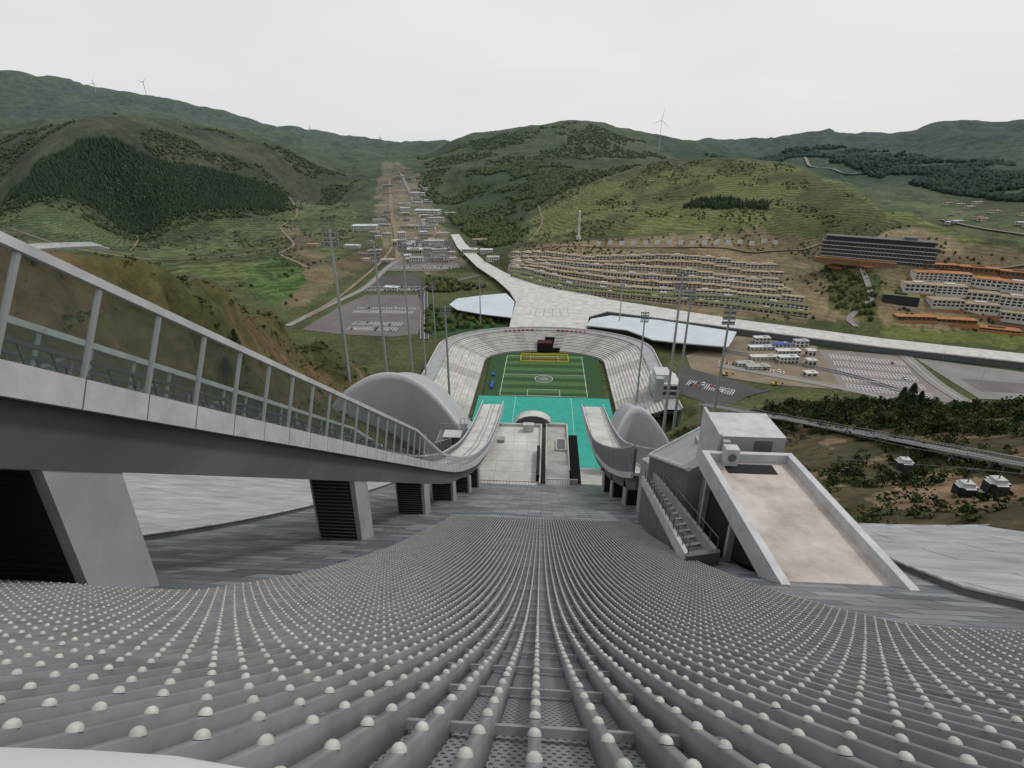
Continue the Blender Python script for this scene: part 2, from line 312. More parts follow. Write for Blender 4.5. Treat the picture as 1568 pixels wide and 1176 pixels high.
vm=nt.nodes.new('ShaderNodeVectorMath'); vm.operation='SCALE'; nt.links.new(at.outputs['Color'],vm.inputs[0]); nt.links.new(f,vm.inputs['Scale']); nt.links.new(vm.outputs[0],b.inputs['Base Color'])
b.inputs['Roughness'].default_value=.95; b.inputs['Specular IOR Level'].default_value=.1
bp=nt.nodes.new('ShaderNodeBump'); bp.inputs['Strength'].default_value=.6; bp.inputs['Distance'].default_value=1.5; nt.links.new(n2.outputs['Fac'],bp.inputs['Height']); nt.links.new(bp.outputs[0],b.inputs['Normal'])
terrain.data.materials.append(m)
# ------------------------------------------------------------------ facade: fins + caps
SP=.25
def fx(i): return i*SP+(.07 if i>0 else 0)
def build_fins():
    V=[];F=[];CV=[]
    k=0
    for i in range(-92,93):
        xx=fx(i); ax=abs(xx); ye=49 if ax<=9.4 else 11+.25*math.sin(ax)
        ys=np.concatenate([np.arange(.0,4,.25),np.arange(4,min(ye,12),.5),np.arange(12,ye,1.5) if ye>12 else np.array([]),[ye]])
        zt=Zs(ys)-0.03; hw=.028
        sec=np.array([[-hw,0],[hw,0],[hw*1.0,-.15],[-hw*1.0,-.15]])
        for y,z_ in zip(ys,zt):
            sl=.6+.52*math.exp(-y/14.6)
            for s_ in sec: V.append((xx+s_[0],y+s_[1]*sl*.6,z_+s_[1]))
        n=len(ys)
        for j in range(n-1):
            for e in range(4): f=(e+1)%4; F.append((k+4*j+e,k+4*j+f,k+4*j+4+f,k+4*j+4+e))
        k+=4*n
        yy=.35
        while yy<ye:
            CV.append((xx,yy,float(Zs(yy))-.03)); sl=.6+.52*math.exp(-yy/14.6); yy+=.46/math.sqrt(1+sl*sl)
    o=fast_mesh('fin_facade',V,F,['fin'])
    CV=np.array(CV); CV[:,0]+=rng.normal(0,.0015,len(CV)); CV[:,1]+=rng.normal(0,.004,len(CV))
    def caps(C,nseg,rings,nm,R):
        T=[];TF=[]
        for a in range(rings):
            ph=a/rings*math.pi/2
            for b_ in range(nseg): t=2*math.pi*b_/nseg; T.append((math.cos(ph)*math.cos(t),math.cos(ph)*math.sin(t),math.sin(ph)))
        T.append((0,0,1)); T=np.array(T)*R
        for a in range(rings-1):
            for b_ in range(nseg): d=(b_+1)%nseg; TF.append((a*nseg+b_,a*nseg+d,(a+1)*nseg+d,(a+1)*nseg+b_))
        top=(rings-1)*nseg
        for b_ in range(0,nseg,2): TF.append((top+b_,top+(b_+1)%nseg,top+(b_+2)%nseg,len(T)-1))
        TF=np.array(TF); sl=.6+.52*np.exp(-C[:,1]/14.6); cs=1/np.sqrt(1+sl*sl); sn=sl*cs
        X=T[None,:,0]+C[:,0,None]; Y=T[None,:,1]*cs[:,None]+T[None,:,2]*sn[:,None]+C[:,1,None]; Z=-T[None,:,1]*sn[:,None]+T[None,:,2]*cs[:,None]+C[:,2,None]
        VV=np.stack([X,Y,Z],-1).reshape(-1,3); FF=(TF[None]+np.arange(len(C))[:,None,None]*len(T)).reshape(-1,4)
        q=fast_mesh(nm,VV,FF,['cap'],True); q.parent=o
    nr=CV[:,1]<6; caps(CV[nr],12,4,'cap_near',.032); caps(CV[~nr],6,2,'cap_far',.032)
    mb=MB(); ys=np.concatenate([np.arange(-1,12,.5),np.arange(12,50,2),[49]])
    mb.grid([[(xx,y,float(Zs(y))-.26) for xx in (-24,-12,-9.4)] for y in ys[ys<11.3]],0); mb.grid([[(xx,y,float(Zs(y))-.26) for xx in (-9.4,0,9.4)] for y in ys],0); mb.grid([[(xx,y,float(Zs(y))-.26) for xx in (9.4,12,24)] for y in ys[ys<11.3]],0)
    y=.9
    while y<49:
        w=24 if y<11 else 9.4
        mb.obox((-w,y,float(Zs(y))-.22),(2*w,0,0),(0,.04,-.036),(0,.03,.036),1); y+=1.1 if y<12 else 2.2
    q=mb.build('backing_grille',['grille','steel']); q.parent=o
build_fins()
mb=MB(); pts=[(-500,1150),(-250,1146),(0,1144),(130,1148),(260,1157),(380,1178),(500,1215),(650,1260),(900,1300)]
row=[]
for u,v in pts:
    p=np.array([0,0,CAM_H])+ray(u,v)*.7; row.append([p+np.array([0,-.5,-.02]),p+np.array([0,-.04,.012]),p,p+np.array([0,.012,-.02]),p+np.array([0,.01,-.25])])
mb.grid(row,0); mb.build('parapet_rim',['white'],True)
# ------------------------------------------------------------------ slate slope + wings
mb=MB(); ys=np.concatenate([np.arange(6,56,1.5),[56]])
mb.grid([[(xx,y,float(Zs(y))-.45) for xx in np.linspace(-46,24+max(0,(y-24)*.5),14)] for y in ys],0)
mb.grid([[(xx,y,float(Zs(y))-.45) for xx in np.linspace(-46,19,10)] for y in np.arange(56,121,2)],0)
mb.build('slate_slope',['slate'])
def wing(edge,name,rise=4):
    mb=MB(); P=[]
    for t in np.linspace(0,1,26):
        row=[]
        (x0,y0),(x1,y1)=edge(t)
        for s_ in np.linspace(0,1,12):
            xx=x0+(x1-x0)*s_; yy=y0+(y1-y0)*s_; row.append((xx,yy,float(Zs(yy))+.0+s_*s_*rise))
        P.append(row)
    mb.grid(P,0)
    a=[p[0] for p in P]
    for i in range(len(a)-1):
        p,q=np.array(a[i]),np.array(a[i+1]); mb.tube(p,q,.1,n=6,m=1); mb.poly([p,q,q-[0,0,.5],p-[0,0,.5]],2)
    for L in (P[0],P[-1]):
        for i in range(len(L)-1):
            p,q=np.array(L[i]),np.array(L[i+1]); mb.poly([p,q,q-[0,0,2],p-[0,0,2]],1); mb.tube(p,q,.12,n=5,m=1)
    mb.build(name,['wing','white','dgrey'],True)
wing(lambda t:((18.5+1.5*sstep(0,.3,t)+18*max(0,t-.2)**1.1,12+t*43),(62,8+t*38)),'cladding_wing')
wing(lambda t:((-25.5-9*t**1.6,22+t*96),(-84,14+t*104)),'cladding_wing',7)
# ------------------------------------------------------------------ inclined gallery + inrun (left)
ys=np.arange(-12,158.1,1.0); XR,XL=-12.8,-19.0
def gh(y): return np.interp(y,[-20,48,60,160],[4.35,4.35,2.6,2.2])
sn,cs=math.sin(rad(34.4)),math.cos(rad(34.4)); GD=2.0
mb=MB()
mb.rib(XR,XR+.3,lambda y:Zb(y),lambda y:Zb(y)+1.0,ys,0)
mb.rib(XL-.3,XL,lambda y:Zb(y),lambda y:Zb(y)+1.0,ys,0)
mb.rib(XL,XR,lambda y:Zb(y)+.35,lambda y:Zb(y)+.7,ys,1)
yg=ys[ys<=62]; mb.rib(XL+.3,XR-.12,lambda y:Zb(y)-GD,lambda y:Zb(y)+.3,yg,2)
yg=ys[ys>=62]; mb.rib(XL+.6,XR-.3,lambda y:Zb(y)-np.interp(y,[62,75,158],[GD,1.5,1.2]),lambda y:Zb(y)+.3,yg,2)
for X in (XR+.1,XL-.2):
    mb.rib(X-.06,X+.16,lambda y:Zb(y)+gh(y)-.16,lambda y:Zb(y)+gh(y)+.14,ys,0)
    y=-10.0
    while y<50:
        hgt=4.35*cs; mb.obox((X-.02,y,float(Zb(y))+.05),(.13,0,0),(0,.11*cs,-.11*sn),(0,hgt*sn,hgt*cs),3)
        if X>-15: mb.obox((X+.11,y+.02,float(Zb(y))+1.0),(.05,0,0),(0,.07*cs,-.07*sn),(0,.35*sn,.35*cs),4)
        y+=2.06
    y=52.
    while y<158: mb.box(X+.05,y,float(Zb(y))+.9,.08,.1,float(gh(y))-.9,3); y+=.9
    mb.rib(X+.0,X+.08,lambda y:Zb(y)+1.9,lambda y:Zb(y)+2.0,ys[ys>=50],3)
y=-10.
while y<156: mb.obox((XR+.3,y,float(Zb(y))+.0),(.004,0,0),(0,.05,0),(0,1.0*sn*cs,1.0*cs*cs+.1),2); y+=2.06
o=mb.build('ski_jump_gallery',['white','concl','soffit','steel','dgrey'])
mb=MB(); yg=ys[ys<=50]
for X in (XR+.12,XL-.15): mb.grid([[(X,y,float(Zb(y))+1.02),(X,y,float(Zb(y))+4.2)] for y in yg],0)
q=mb.build('glass_panels',['glass']); q.parent=o
mb=MB(); mb.rib(-16.0,-14.6,lambda y:Zb(y)+.72,lambda y:Zb(y)+1.3,yg,0)
for X in (-16.1,-14.6): mb.rib(X,X+.1,lambda y:Zb(y)+2.1,lambda y:Zb(y)+2.25,yg,1)
y=-9.
while y<50:
    mb.box(-15.3,y,float(Zb(y))+1.3,1.3,.35,.22,1)
    for X in (-16.1,-14.6): mb.box(X+.05,y,float(Zb(y))+1.2,.06,.06,.95,1)
    y+=.9
y=-8.
while y<50: mb.box((XL+XR)/2,y,float(Zb(y))+.7,6,.3,.35,0); mb.box(-17.6,y+.5,float(Zb(y))+.7,.4,.9,1.5,0); y+=4.12
q=mb.build('escalator',['dgrey','dgrey']); q.parent=o
mb=MB(); yt=ys[ys>=56]
mb.rib(-17.9,-13.8,lambda y:Zb(y)+.7,lambda y:Zb(y)+.85,yt,0)
for X in (-16.4,-15.4): mb.rib(X-.15,X+.15,lambda y:Zb(y)+.85,lambda y:Zb(y)+.97,yt,1)
q=mb.build('inrun_track',['concl','steel']); q.parent=o
mb=MB()
def pier(y,wx=3.2,x1=-12.95,L=2.4):
    zt=float(Zb(y))-GD+.3; zb_=float(Zs(y+L))-1.2
    if zt-zb_<1: zb_=zt-1
    zl=float(Zb(y+L))-GD+.3
    X0,X1=x1-wx,x1
    mb.hexa([(X0,y,zb_),(X1,y,zb_),(X1,y+L,zb_),(X0,y+L,zb_),(X0,y,zt),(X1,y,zt),(X1,y+L,zl),(X0,y+L,zl)],(0,)*6)
    mb.box((X0+X1)/2-.1,y-.015,zb_,wx-.5,.03,zt-zb_-.35,1)
    k=zb_+.3
    while k<zt-.5: mb.box((X0+X1)/2-.1,y-.06,k,wx-.55,.06,.05,1 if wx>5 else 2); k+=.3
pier(11.4,8,-12.95,2.3)
for y in (31.5,50.5,67.5,83,96): pier(y)
q=mb.build('support_piers',['grey','black','dgrey']); q.parent=o
# ------------------------------------------------------------------ right inrun (mirror, finned wall)
mb=MB(); yr=np.arange(64,158.1,1.0)
mb.rib(12.1,12.4,lambda y:Zb(y),lambda y:Zb(y)+1.0,yr,0); mb.rib(18.6,18.9,lambda y:Zb(y),lambda y:Zb(y)+1.0,yr,0)
mb.rib(12.4,18.6,lambda y:Zb(y)+.35,lambda y:Zb(y)+.7,yr,1); mb.rib(12.8,18.4,lambda y:Zb(y)-1.8,lambda y:Zb(y)+.3,yr,2)
def rh(y): return np.interp(y,[62,90,120,158],[5.2,5.2,3.2,1.8])
for X in (12.1,18.7):
    mb.rib(X,X+.2,lambda y:Zb(y)+rh(y)-.2,lambda y:Zb(y)+rh(y),yr,0)
    y=64.5
    while y<158: mb.box(X+.1,y,float(Zb(y))+.9,.14,.22,float(rh(y))-.95,3); y+=.85
mb.rib(12.5,12.55,lambda y:Zb(y)+.7,lambda y:Zb(y)+rh(y)-.5,yr[yr<118],2)
mb.rib(13.2,17.8,lambda y:Zb(y)+.7,lambda y:Zb(y)+.85,yr,1)
for y in (72,86,98):
    mb.box(14,y,float(Zs(y))-2,2.4,2.6,float(Zb(y)-Zs(y))+1.0,3); mb.box(14,y-1.32,float(Zs(y))-2,1.9,.02,float(Zb(y)-Zs(y))+.6,4)
mb.build('ski_jump_inrun',['white','concl','soffit','grey','black'])
# ------------------------------------------------------------------ right start house with tray roof
mb=MB(); x0,x1,y0,y1=11.8,18.3,20.4,36.2
zt=lambda y:CAM_H-18.0-.082*y
zb=lambda y:float(Zs(y))-2
mb.rib(x0+.4,x1-.4,lambda y:zb(y),lambda y:zt(y)-.75,[y0,(y0+y1)/2,y1],4)
mb.rib(x0+.45,x1-.45,lambda y:zt(y)-.75,lambda y:zt(y)-.7,[y0+.45,y1-.45],3)
mb.rib(x0,x0+.45,lambda y:zt(y)-1.5,zt,[y0,y1],0); mb.rib(x1-.45,x1,lambda y:zt(y)-1.5,zt,[y0,y1],0)
mb.rib(x0+.45,x1-.45,lambda y:zt(y)-1.3,lambda y:zt(y)-.35,[y0,y0+.45],0); mb.rib(x0+.45,x1-.45,lambda y:zt(y)-1.3,lambda y:zt(y)-.002,[y1-.45,y1],0)
mb.rib(x0+.34,x0+.4,lambda y:float(Zs(y))-.2,lambda y:zt(y)-1.9,[y0+3,y0+8],2)
mb.rib(x0+.34,x0+.4,lambda y:float(Zs(y))-.2,lambda y:zt(y)-1.9,[y0+8.6,y1-2],2)
for yy_ in (y0+3,y0+8.3,y1-2): mb.box(x0+.2,yy_,float(Zs(yy_))-.5,.4,.35,zt(yy_)-1.5-float(Zs(yy_))+.4,1)
mb.box(14.9,y1-1.6,zt(y1)-.7,3.4,1.2,.22,2)
mb.hexa([(13.4,37.2,130),(18.2,37.2,130),(18.2,41.5,130),(13.4,41.5,130),(13.4,37.2,zt(37)+.75),(18.2,37.2,zt(37)+.75),(18.2,41.5,zt(41)+.95),(13.4,41.5,zt(41)+.95)],(1,0,1,1,1,1))
mb.box(16.6,37.17,zt(37)-1,1.3,.04,1.45,4); mb.rib(13.2,13.4,130,lambda y:zt(37)+1.0,[37.0,41.7],0)
mb.box(13.6,35.3,zt(35)-.7,.95,.8,1.45,0); mb.tube((13.6,34.88,zt(35)+.1),(13.6,34.85,zt(35)+.1),.3,n=12,m=4); mb.box(13.6,36.45,zt(36)+.0,.5,.4,.7,1)
mb.hexa([(11.8,38.5,124),(18.4,41.7,124),(18.4,53,120),(11.8,53,120),(11.8,38.5,CAM_H-24.2),(18.4,41.7,CAM_H-22.6),(18.4,53,CAM_H-27),(11.8,53,CAM_H-31.6)],(1,1,1,4,1,4))
mb.tube((11.8,38.5,CAM_H-24.1),(11.8,53,CAM_H-31.5),.2,n=6,m=0); mb.tube((18.4,41.7,CAM_H-22.5),(18.4,53,CAM_H-26.9),.2,n=6,m=0)
mb.tube((11.8,53,CAM_H-31.5),(18.4,53,CAM_H-26.9),.2,n=6,m=0); mb.box(15.5,46.5,CAM_H-27.6,1.6,2.2,1.6,1)
mb.hexa([(13,54,115),(19,54,115),(19,63,112),(13,63,112),(13,54,CAM_H-34),(19,54,CAM_H-31),(19,63,CAM_H-36),(13,63,CAM_H-38)],(1,1,1,1,1,1))
A0,A1=np.array([8.7,26.6,CAM_H-22.6]),np.array([11.0,52,CAM_H-33.6]); B0,B1=np.array([10.7,27.6,CAM_H-23.0]),np.array([11.75,50,CAM_H-31.8])
for (p,q),mm in (((A0,A1),0),((B0,B1),1)):
    n=14
    for k in range(n):
        a=p+(q-p)*k/n;b_=p+(q-p)*(k+1)/n
        mb.obox(a-[0,0,1.0],(.28,0,0),b_-a,(0,0,1.0),mm)
        mb.tube(a+[.14,0,.0],a+[.14,0,.95],.035,n=4,m=4)
    mb.tube(p+[.14,0,.95],q+[.14,0,.95],.04,n=4,m=4)
mb.poly([A0+[.28,0,-.9],B0+[0,0,-.9],B1+[0,0,-.9],A1+[.28,0,-.9]],4)
mb.poly([A0+[.1,0,-1.0],A1+[.1,0,-1.0],(A1[0]+.1,A1[1],float(Zs(52))-1),(A0[0]+.1,A0[1],float(Zs(27))-1)],4)
for k in range(1,16):
    a=A0+(A1-A0)*k/16; b_=B0+(B1-B0)*k/16; mb.obox(a+[.28,0,-.88],b_-a-[.28,0,0],(0,.25,0),(0,0,.12),1)
mb.obox(A0+[0,-.3,-1.6],B0-A0+[.3,0,0],(0,.3,0),(0,0,1.7),4)
mb.build('start_house',['white','grey','black','stain','dgrey','conc'])
# ------------------------------------------------------------------ central terraces
mb=MB()
def terrace(xa,xb,ya,yb,zf,body,p=.35,ph=.9):
    mb.box((xa+xb)/2,(ya+yb)/2,zf-body,xb-xa,yb-ya,body,1)
    mb.box(xa+p/2,(ya+yb)/2,zf-1,p,yb-ya+.02,1+ph,0); mb.box(xb-p/2,(ya+yb)/2,zf-1,p,yb-ya+.02,1+ph,0)
    mb.box((xa+xb)/2,yb-p/2,zf-1,xb-xa-2*p,p,1+ph,0)
terrace(-15.2,-.2,110,140,95,42); terrace(1,7.5,124,150,90,40); terrace(1.2,6.8,150.5,162,84,36)
mb.box(-7.7,125,95.01,14.2,29,.02,0)
for yy in (116,121,126,131,136): mb.box(-7.7,yy,95.03,14,.12,.02,1)
for xx in (-11.5,-7.7,-4): mb.box(xx,125,95.036,.1,28,.02,1)
for xx in np.arange(-15,-.3,.75): mb.box(xx,110.1,95,.06,.06,1.1,2)
mb.box(-7.7,110.1,96.1,15,.1,.1,2); mb.box(-.9,119,95,.8,14,1.9,4)
mb.box(4,118,93-3,6,9,3.2,3); mb.box(5,116,float(Zs(116))-1,8,.3,2.2,0); mb.box(9.3,135,70,2.6,30,17,4)
for xx in np.arange(1,9.4,.6): mb.box(xx,113.4,float(Zs(113.4))-.4,.06,.06,1.2,2)
mb.box(5.4,138,90,3,6,.6,0); mb.box(5.4,138,90.6,2.4,5.4,.05,2); mb.box(-11,131,95,1.5,2,.9,3); mb.box(-4,137.4,95,3,1.6,2.2,0)
for k in range(9):
    t0=math.pi*k/9;t1=math.pi*(k+1)/9
    a=(-3+5.5*math.cos(t0),150,90+3.2*math.sin(t0)); b_=(-3+5.5*math.cos(t1),150,90+3.2*math.sin(t1))
    mb.poly([a,b_,(b_[0],158,b_[2]-2),(a[0],158,a[2]-2)],0); mb.poly([a,b_,(-3,150,90)],2)
mb.box(-3,154,60,11,8,29,1)
mb.build('takeoff_terrace',['concl','conc','dgrey','grey','black'])
mb=MB(); mb.grid([[(xx,y,float(Zland(y))) for xx in (-40,-20,0,20,40)] for y in np.arange(130,286,5)],1)
mb.grid([[(xx,y,float(Zland(y))+.03) for xx in (-46,-20,0,20,46)] for y in np.arange(225,306,5)],0)
mb.poly([(-47,300,.5),(47,300,.5),(47,361.5,.5),(-47,361.5,.5)],0)
for xx in (-20,20): mb.poly([(xx-.1,302,.53),(xx+.1,302,.53),(xx+.1,361,.53),(xx-.1,361,.53)],2)
mb.build('landing_slope',['teal','conc','line'])
def shell(xa,xb,yc,zb_,hp,name,skew=0):
    mb=MB(); P=[]
    for t in np.linspace(0,1,30):
        xx=xa+(xb-xa)*t; top=zb_+hp*max(0,math.sin(math.pi*t**.8))**.75; yy=yc+18*math.sin(t*math.pi)+skew*t
        P.append([(xx,yy-4,zb_-30),(xx,yy-1,top-2),(xx,yy,top),(xx,yy+1.5,top+.2),(xx,yy+2,top-1),(xx,yy+26,top-10),(xx,yy+30,zb_-30)])
    mb.grid(P,0); mb.build(name,['shell'],True)
shell(-90,-24,185,60,25,'curved_shell_wall',-8); shell(27,52,188,58,13,'curved_shell_wall',-6)
mb=MB()
for k,(a,b_,ya,yb,zz_) in enumerate(((-34,-20.5,146,160,82),(-29,-20.5,160,172,78))):
    mb.box((a+b_)/2,(ya+yb)/2,40,b_-a,yb-ya,zz_-40,1)
    for xx in np.arange(a,b_,1.4): mb.box(xx,ya,zz_,.1,.1,2.2,2); mb.box(xx,yb,zz_,.1,.1,2.2,2)
    for yy in np.arange(ya+1.2,yb,1.4): mb.box(a,yy,zz_,.1,.1,2.2,2)
    mb.box((a+b_)/2,ya,zz_+2.2,b_-a,.12,.12,2); mb.box((a+b_)/2,yb,zz_+2.2,b_-a,.12,.12,2); mb.box((a+b_)/2,(ya+yb)/2,zz_,b_-a-1,yb-ya-1,.4,3)
mb.box(-28,150,82,5,4,4,3); mb.box(-28,150,86,5.6,4.6,.25,0); mb.box(-23,158,80,3,4,5,1)
for i in range(9): mb.box(-33+i*.9,142+i*1.1,84-i*.2,1.0,.3,3,2)
mb.build('judges_deck',['white','grey','steel','dgrey'])
# ------------------------------------------------------------------ stadium
mb=MB()
mb.poly([(-44,361.6,.4),(44,361.6,.4),(46,452,.4),(-46,452,.4)],0)
for i in range(12):
    ya=362+i*7; mb.poly([(-33,ya,.46),(33,ya,.46),(33,ya+7,.46),(-33,ya+7,.46)],1 if i%2 else 0)
def rect(x0,x1,y0,y1,w,z_,m):
    for a in ((x0,x1,y0,y0+w),(x0,x1,y1-w,y1),(x0,x0+w,y0+w,y1-w),(x1-w,x1,y0+w,y1-w)): mb.poly([(a[0],a[2],z_),(a[1],a[2],z_),(a[1],a[3],z_),(a[0],a[3],z_)],m)
rect(-32,32,363,444,.3,.52,2); mb.poly([(-32,403,.52),(32,403,.52),(32,403.3,.52),(-32,403.3,.52)],2); rect(-12,12,363.3,375,.25,.53,2); rect(-12,12,432,443.6,.25,.53,2)
for i in range(32):
    a,b_=2*math.pi*i/32,2*math.pi*(i+1)/32
    for R0,R1,mm,zz_ in ((6.6,7.0,2,.54),(3.6,5.4,3,.54)): mb.poly([(R0*math.cos(a),395+R0*math.sin(a),zz_),(R1*math.cos(a),395+R1*math.sin(a),zz_),(R1*math.cos(b_),395+R1*math.sin(b_),zz_),(R0*math.cos(b_),395+R0*math.sin(b_),zz_)],mm)
    mb.poly([(0,395,.535),(3.5*math.cos(a),395+3.5*math.sin(a),.535),(3.5*math.cos(b_),395+3.5*math.sin(b_),.535)],4)
mb.build('football_pitch',['turfd','turfl','line','dgrey','road'])
mb=MB(); mb.box(0,446.5,.4,40,.5,1.8,0); mb.box(0,431,.4,40,.5,1.2,0); mb.box(0,437,.4,36,.4,.8,2)
for xx in (-20,20): mb.box(xx,438.7,.4,.5,15,1.2,0)
mb.box(-39,380,.4,2,12,1.8,1); mb.box(-40,400,.4,2,4,1.5,1); mb.build('perimeter_banner',['yel','blue','orange'])
def upath(off,yo):
    P=[(-50-off,322)]
    for y in np.arange(340,431,15): P.append((-50-off,y))
    for k in range(1,24):
        t=math.pi-math.pi*k/24; P.append(((50+off)*math.cos(t),430+(26+yo)*math.sin(t)))
    for y in np.arange(430,339,-15): P.append((50+off,y))
    P.append((50+off,322)); return P
mb=MB(); NS=13
for k in range(NS):
    o0=k*2.2; zt_=2.0+k*.85; a=upath(o0,k*1.7); b_=upath(o0+2.2,(k+1)*1.7)
    for i in range(len(a)-1):
        if abs(a[i][0])<7 and a[i][1]>440 and k<9: continue
        mb.poly([(*a[i],zt_),(*a[i+1],zt_),(*b_[i+1],zt_),(*b_[i],zt_)],0 if (i%4) else 1); mb.poly([(*a[i],zt_-.85 if k else 0),(*a[i+1],zt_-.85 if k else 0),(*a[i+1],zt_),(*a[i],zt_)],3 if k%2 else 1)
a=upath(NS*2.2,NS*1.7); b_=upath(NS*2.2+10,NS*1.7+7); c2=upath(NS*2.2+10.6,NS*1.7+7.5)
for i in range(len(a)-1):
    mb.poly([(*a[i],12.6),(*a[i+1],12.6),(*b_[i+1],12.6),(*b_[i],12.6)],2); mb.poly([(*b_[i],12.6),(*b_[i+1],12.6),(*b_[i+1],14),(*b_[i],14)],0); mb.poly([(*b_[i],14),(*b_[i+1],14),(*c2[i+1],14),(*c2[i],14)],0); mb.poly([(*c2[i],14),(*c2[i+1],14),(*c2[i+1],-1),(*c2[i],-1)],3)
    mb.poly([(*a[i],12.65),(*a[i+1],12.65),(*a[i+1],13.7),(*a[i],13.7)],3)
mb.box(0,461,0,13,8,8,4); mb.box(0,456.9,8,12,.5,.8,5)
for xx in range(-36,40,4):
    if abs(xx)>8: mb.box(xx,455+ (26+22)*math.sqrt(1-(xx/80)**2)-25,12.65,2.6,.4,1.2,5)
mb.build('stadium_stand',['concl','conc','grey','facadew','black','red'])
mb=MB()
mb.box(82,352,0,16,22,22,0)
for k in range(5): mb.box(81.8,340.9,2+k*4,14,.1,2.6,1); mb.box(73.9,352,2+k*4,.1,19,2.6,1); mb.box(82,352,4.9+k*4,16.8,22.8,.5,2)
mb.box(80,352,22,10,14,5,2); mb.box(76,338,0,5,5,28,3); mb.box(90,372,0,12,16,14,0); mb.box(90,363.9,4,10,.1,6,1)
mb.build('judges_tower',['facadew','win','white','grey'])
# ------------------------------------------------------------------ plaza, decks, halls
def Gs(L,z_): return [G(u,v,z_) for u,v in L]
mb=MB(); mb.prism(Gs([(778,512),(783,485),(790,462),(780,446),(760,428),(730,408),(700,378),(684,348),(672,324),(681,322),(694,345),(712,372),(742,400),(775,418),(810,432),(870,443),(930,458),(1130,489),(1350,518),(1600,545),(1600,558),(1350,531),(1130,503),(930,477),(902,485),(898,508)],6),5,6,0,1)
for u,v in ((690,352),(705,380),(725,398),(750,420),(1000,487),(1100,498),(1200,510),(1300,522),(1400,535),(1500,547),(1568,555),(1050,492),(1150,505),(1250,516),(1350,528),(1450,541),(1530,550)):
    g=G(u,v,5); mb.box(g[0],g[1]+2,-1,1.5,2.5,6,1)
L=Gs([(905,484),(930,478),(1130,504),(1350,532),(1600,559)],6)
for a,b_ in zip(L[:-1],L[1:]):
    mb.tube((a[0],a[1],6.9),(b_[0],b_[1],6.9),.12,n=5,m=2); mb.poly([(a[0],a[1]+3,0),(b_[0],b_[1]+3,0),(b_[0],b_[1]+3,5),(a[0],a[1]+3,5)],3)
for k,(u0,v0,u1,v1) in enumerate(((822,473,868,473),(820,478,870,478),(818,484,872,484),(822,473,818,484),(834,473,832,484),(846,473,846,484),(857,473,859,484),(868,473,872,484))):
    a=G(u0,v0,6.02);b_=G(u1,v1,6.02); d=Vector(b_)-Vector(a); n=Vector((-d.y,d.x,0)).normalized()*.5; mb.poly([Vector(a)-n,Vector(b_)-n,Vector(b_)+n,Vector(a)+n],4)
mb.build('elevated_walkway',['concl','conc','white','dgrey','grey'])
mb=MB(); mb.prism(Gs([(688,466),(700,457),(740,452),(775,449),(788,462),(783,486),(740,481),(700,474)],8),7.2,8,0,2); mb.prism(Gs([(696,464),(740,456),(775,453),(784,466),(778,482),(740,477),(702,471)],7.2),-1,7.2,1,1); mb.build('exhibition_hall',['roofb','win','white'])
mb=MB(); mb.prism(Gs([(898,498),(905,488),(935,483),(1010,490),(1128,508),(1122,520),(1115,531),(1035,524),(1000,520),(960,505)],9),8,9,0,2); mb.prism(Gs([(905,497),(940,487),(1010,494),(1120,511),(1110,528),(1035,520),(960,503)],8),-1,8,1,1); mb.build('exhibition_hall',['roofb','win','white'])
# ------------------------------------------------------------------ draped surfaces
def drape(name,uv,mt,off=.35,z_=None,cuts=3):
    bm=bmesh.new(); P=[G(u,v,0) if z_ is not None else hit(u,v) for u,v in uv]
    f=bm.faces.new([bm.verts.new((p[0],p[1],0)) for p in P]); bmesh.ops.triangulate(bm,faces=[f]); bmesh.ops.subdivide_edges(bm,edges=bm.edges[:],cuts=cuts*3,use_grid_fill=True)
    co=np.array([v.co[:] for v in bm.verts]); zz_=H(co[:,0],co[:,1])
    for v,q in zip(bm.verts,zz_): v.co.z=q+off
    bmesh.ops.recalc_face_normals(bm,faces=bm.faces[:])
    me=bpy.data.meshes.new(name); bm.to_mesh(me); bm.free(); me.materials.append(M[mt]); o=bpy.data.objects.new(name,me); scene.collection.objects.link(o); return P
def cr(P,n=8):
    P=[np.array(p[:2],float) for p in P]; P=[2*P[0]-P[1]]+P+[2*P[-1]-P[-2]]; out=[]
    for i in range(1,len(P)-2):
        for k in range(n):
            t=k/n; a,b_,c_,d=P[i-1:i+3]; out.append(.5*((2*b_)+(-a+c_)*t+(2*a-5*b_+4*c_-d)*t*t+(-a+3*b_-3*c_+d)*t**3))
    out.append(P[-2]); return np.array(out)
def road(name,uv,w,mt,off=.5,line=False,floor=False):
    C=cr([G(u,v,0) if floor else hit(u,v) for u,v in uv],12); d=np.gradient(C,axis=0); d/=np.linalg.norm(d,axis=1)[:,None]+1e-9; n=np.stack([-d[:,1],d[:,0]],1)
    mb=MB(); zz_=H(C[:,0],C[:,1])
    def strip(o0,o1,dz,mi):
        mb.grid([[(c_[0]+nn[0]*o0,c_[1]+nn[1]*o0,z0+dz),(c_[0]+nn[0]*o1,c_[1]+nn[1]*o1,z0+dz)] for c_,nn,z0 in zip(C,n,zz_)],mi)
    strip(-w/2,w/2,off,0)
    if line: strip(-.15,.15,off+.02,1); strip(-w/2-.5,-w/2,off+.13,2); strip(w/2,w/2+.5,off+.13,2)
    mb.build(name,[mt,'line','conc'])
drape('parking_lot',[(462,505),(520,470),(560,452),(640,452),(650,480),(640,512),(600,516),(520,512)],'pave',z_=0)
drape('parking_lot',[(545,448),(575,425),(640,418),(648,446)],'asph',z_=0)
drape('parking_lot',[(590,415),(620,392),(690,390),(705,410),(660,416)],'pave',z_=0)
drape('parking_lot',[(600,388),(622,372),(690,372),(700,386)],'asph',z_=0)
drape('parking_lot',[(1250,535),(1390,545),(1462,612),(1440,625),(1290,600)],'paver',z_=0)
